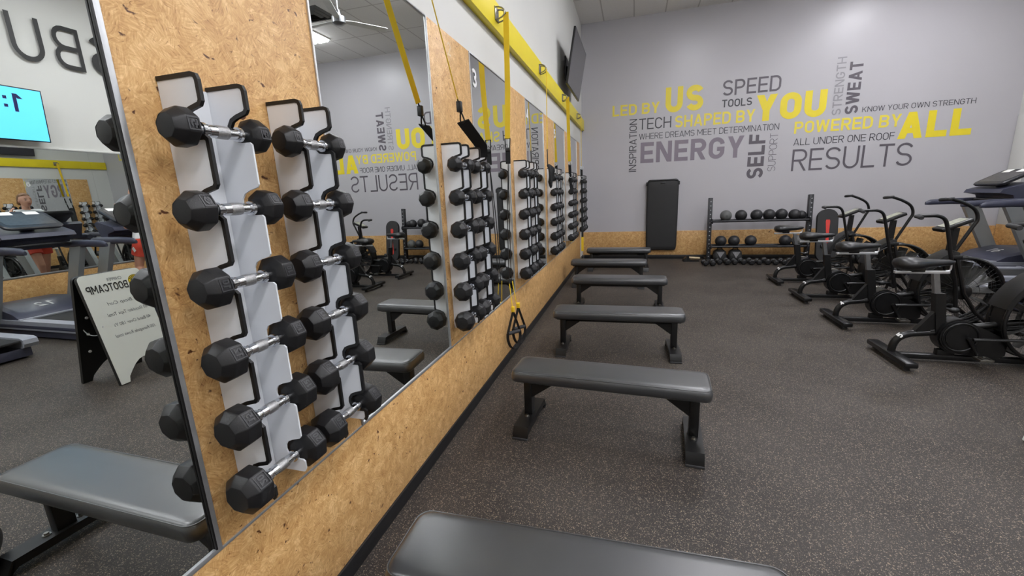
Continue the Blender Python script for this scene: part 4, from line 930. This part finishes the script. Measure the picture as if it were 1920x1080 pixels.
# ------------------------------------------------------------------ the woman on the treadmill
def capsules(mb, J, E_, skip=()):
    for a, b in E_:
        (p, r), (q, r2) = J[a], J[b]; p = Vector(p); q = Vector(q); n = 5
        mb.tube([p.lerp(q, k/n) for k in range(n+1)], [r+(r2-r)*k/n for k in range(n+1)], 16)
    for p, r in J: mb.sphere(p, r, 16, 10)
    return mb
def ellipse_loft(mb, rings, n=28):
    return mb.loft([[(cx+rx*math.cos(2*PI*k/n), ry*math.sin(2*PI*k/n), z) for k in range(n)] for z, cx, rx, ry in rings])
def fuse(mb, name, m, parent, voxel, it=4):
    """merge the overlapping volumes into one continuous surface"""
    tmp = mb.build(name, m, None, 80)
    rm_ = tmp.modifiers.new('r', 'REMESH'); rm_.mode = 'VOXEL'; rm_.voxel_size = voxel; rm_.use_smooth_shade = True
    sm = tmp.modifiers.new('m', 'SMOOTH'); sm.iterations = it; sm.factor = .5
    dg = bpy.context.evaluated_depsgraph_get(); dg.update(); me = bpy.data.meshes.new_from_object(tmp.evaluated_get(dg)); bpy.data.objects.remove(tmp)
    me.materials.clear(); me.materials.append(M[m])
    for p in me.polygons: p.use_smooth = True
    o = bpy.data.objects.new(name, me); COL.objects.link(o); o.parent = parent; return o
def woman(loc, rz):
    t = thing('person', 'woman in white shirt and coral shorts walking on a treadmill, seen in the mirror', 'person', loc, rz)
    # faces +x; right side is -y. standing height 1.66
    J = []; E_ = []; ix = {}
    def j(n, p, r, par=None):
        ix[n] = len(J); J.append((p, r))
        if par: E_.append((ix[par], ix[n]))
    j('chest', (0, 0, 1.27), .085); j('collar', (-.01, 0, 1.36), .07, 'chest'); j('neck', (.0, 0, 1.43), .05, 'collar'); j('nape', (.012, 0, 1.50), .048, 'neck')
    for s, n in ((-1, 'r'), (1, 'l')):
        j('sh'+n, (-.01, s*.165, 1.355), .052, 'collar')
        if s < 0: j('el'+n, (-.02, s*.245, 1.09), .038, 'sh'+n); j('wr'+n, (.085, s*.25, 1.30), .026, 'el'+n); j('pa'+n, (.105, s*.245, 1.37), .027, 'wr'+n)
        else: j('el'+n, (-.13, s*.23, 1.09), .038, 'sh'+n); j('wr'+n, (.07, s*.215, 1.09), .026, 'el'+n); j('pa'+n, (.135, s*.205, 1.095), .027, 'wr'+n)
        st = .10 if s < 0 else -.10
        j('hip'+n, (.0, s*.088, .86), .088); j('th'+n, (.03+st*.5, s*.09, .68), .076, 'hip'+n); j('kn'+n, (.05+st*1.1, s*.09, .47), .053, 'th'+n); j('ca'+n, (.0+st*1.3, s*.09, .33), .052, 'kn'+n); j('an'+n, (-.03+st*1.6, s*.09, .09), .036, 'ca'+n); j('toe'+n, (.06+st*1.6, s*.095, .04), .026, 'an'+n)
        pa = Vector(J[ix['pa'+n]][0]); d = (pa-Vector(J[ix['wr'+n]][0])).normalized()
        for q in range(4):
            off = Vector((0, 0, (q-1.5)*.017)) if s > 0 else Vector(((q-1.5)*-.017, 0, 0))
            b0 = pa+d*.028+off; ln = [.055, .066, .062, .048][q]
            j('f%s%d' % (n, q), tuple(b0), .0085, 'pa'+n); j('g%s%d' % (n, q), tuple(b0+d*ln*.5+Vector((0, -s*.008, 0))), .008, 'f%s%d' % (n, q)); j('h%s%d' % (n, q), tuple(b0+d*ln*.8+Vector((0, -s*.03, 0))), .007, 'g%s%d' % (n, q))
        tb = pa-d*.01+Vector((0 if s > 0 else .0, -s*.01, .03)) if s > 0 else pa-d*.01+Vector((.03, .01, 0)); j('t'+n, tuple(tb), .0095, 'pa'+n); j('u'+n, tuple(tb+d*.035+(Vector((0, -s*.012, .015)) if s > 0 else Vector((.015, .012, 0)))), .008, 't'+n)
    mb = capsules(MB(), J, E_)
    ellipse_loft(mb, [(.80, 0, .08, .13), (.88, 0, .112, .168), (.96, 0, .105, .155), (1.05, 0, .09, .128), (1.16, .005, .10, .140), (1.27, .005, .105, .150), (1.35, 0, .085, .15), (1.39, -.005, .06, .09)])
    hc = Vector((.03, 0, 1.565))
    hv = MB().sphere((0, 0, 0), 1, 28, 20)
    hp = []
    for p in hv.v:
        x, y, z = p; r = Vector((x*.098, y*.075, z*.115))
        if z < -.1: r.x += .012*min(1, -z)*(1 if x > 0 else -.6); r.y *= 1-.28*min(1, (-z-.1))
        g = math.exp(-((y/.22)**2))*(1 if x > 0 else 0)
        r.x += .022*g*math.exp(-(((z+.12)/.16)**2)) + .006*g*math.exp(-(((z+.78)/.12)**2)) - .008*math.exp(-(((abs(y)-.38)/.16)**2)-(((z-.06)/.14)**2))*(1 if x > 0 else 0)
        hp.append(hc+r)
    mb.add(hp, hv.f)
    for s in (-1, 1): mb.sphere((hc.x-.005, s*.077, hc.z-.01), (.018, .008, .03), 10, 8)
    fuse(mb, 'body', 'skin', t, .0048, 3)
    # face details
    for s in (-1, 1): MB().sphere((hc.x+.084, s*.029, hc.z+.006), (.008, .013, .006), 12, 8).build('eye', 'eye', t, 80)
    for s in (-1, 1): MB().tube([(hc.x+.088, s*.016, hc.z+.028), (hc.x+.087, s*.03, hc.z+.033), (hc.x+.078, s*.046, hc.z+.026)], .0035, 6).build('eyebrow', 'hair', t)
    MB().sphere((hc.x+.093, 0, hc.z-.058), (.008, .024, .0075), 12, 8).build('mouth', 'lips', t, 80)
    # hair: cap open at the face, tied in a low bun
    hm = MB().sphere((0, 0, 0), 1, 28, 18); out = []
    for p in hm.v:
        x, y, z = p; r = Vector((x*.110, y*.089, z*.128)); r.x -= .012
        lim = .25 - .75*max(0, abs(y)-.45)
        if x > lim and z < .62: r *= .80; r.x = min(r.x, .035)
        if z < -.35: r.x = min(r.x, -.01); r.z = max(r.z, -.065); r *= .92
        out.append(hc+r)
    h = MB().add(out, hm.f); h.sphere(hc+Vector((-.125, 0, -.035)), (.045, .05, .048), 16, 10); h.build('hair', 'hair', t, 80)
    # shirt and shorts
    mb = ellipse_loft(MB(), [(.90, 0, .128, .182), (.96, 0, .122, .172), (1.05, 0, .108, .147), (1.16, .005, .116, .157), (1.27, .006, .121, .166), (1.345, .0, .10, .160), (1.39, -.005, .074, .10), (1.405, -.005, .066, .085)])
    SJ = [((-.008, 0, 1.35), .075)]; SE = []
    for s in (-1, 1):
        el = Vector(J[ix['elr' if s < 0 else 'ell']][0]); sh_ = Vector(J[ix['shr' if s < 0 else 'shl']][0]); k = len(SJ)
        SJ += [(tuple(sh_), .064), (tuple(sh_.lerp(el, .62)), .058)]; SE += [(0, k), (k, k+1)]
    fuse(capsules(mb, SJ, SE), 'shirt', 'shirt', t, .006)
    mb = ellipse_loft(MB(), [(.80, 0, .10, .15), (.88, 0, .127, .184), (.96, 0, .118, .168), (.985, 0, .112, .16)])
    for s, n in ((-1, 'r'), (1, 'l')):
        hp_ = Vector(J[ix['hip'+n]][0]); th_ = Vector(J[ix['th'+n]][0]); e_ = hp_.lerp(th_, 1.15)
        mb.tube([hp_+Z*.04, hp_.lerp(th_, .4), hp_.lerp(th_, .8), e_], [.095, .102, .10, .101], 20)
    sh = fuse(mb, 'shorts', 'shorts', t, .006)
    MB().box((.03, -.1925, .74), (.05, .004, .07), .001, ('Y', .6)).build('leg_patch', 'paper', sh)
    for s, st in ((-1, .10), (1, -.10)):
        xx = -.03+st*1.6
        MB().loft([[(xx+a, s*.093+b, z) for a, b in rrect(l, w_, w_*.45)] for z, l, w_ in ((0.001, .27, .09), (.03, .275, .098), (.06, .24, .092), (.09, .15, .09), (.12, .10, .088))]).build('shoe', 'shoe', t, 60)
    return t
woman((6.17, 4.80, .222), 0)
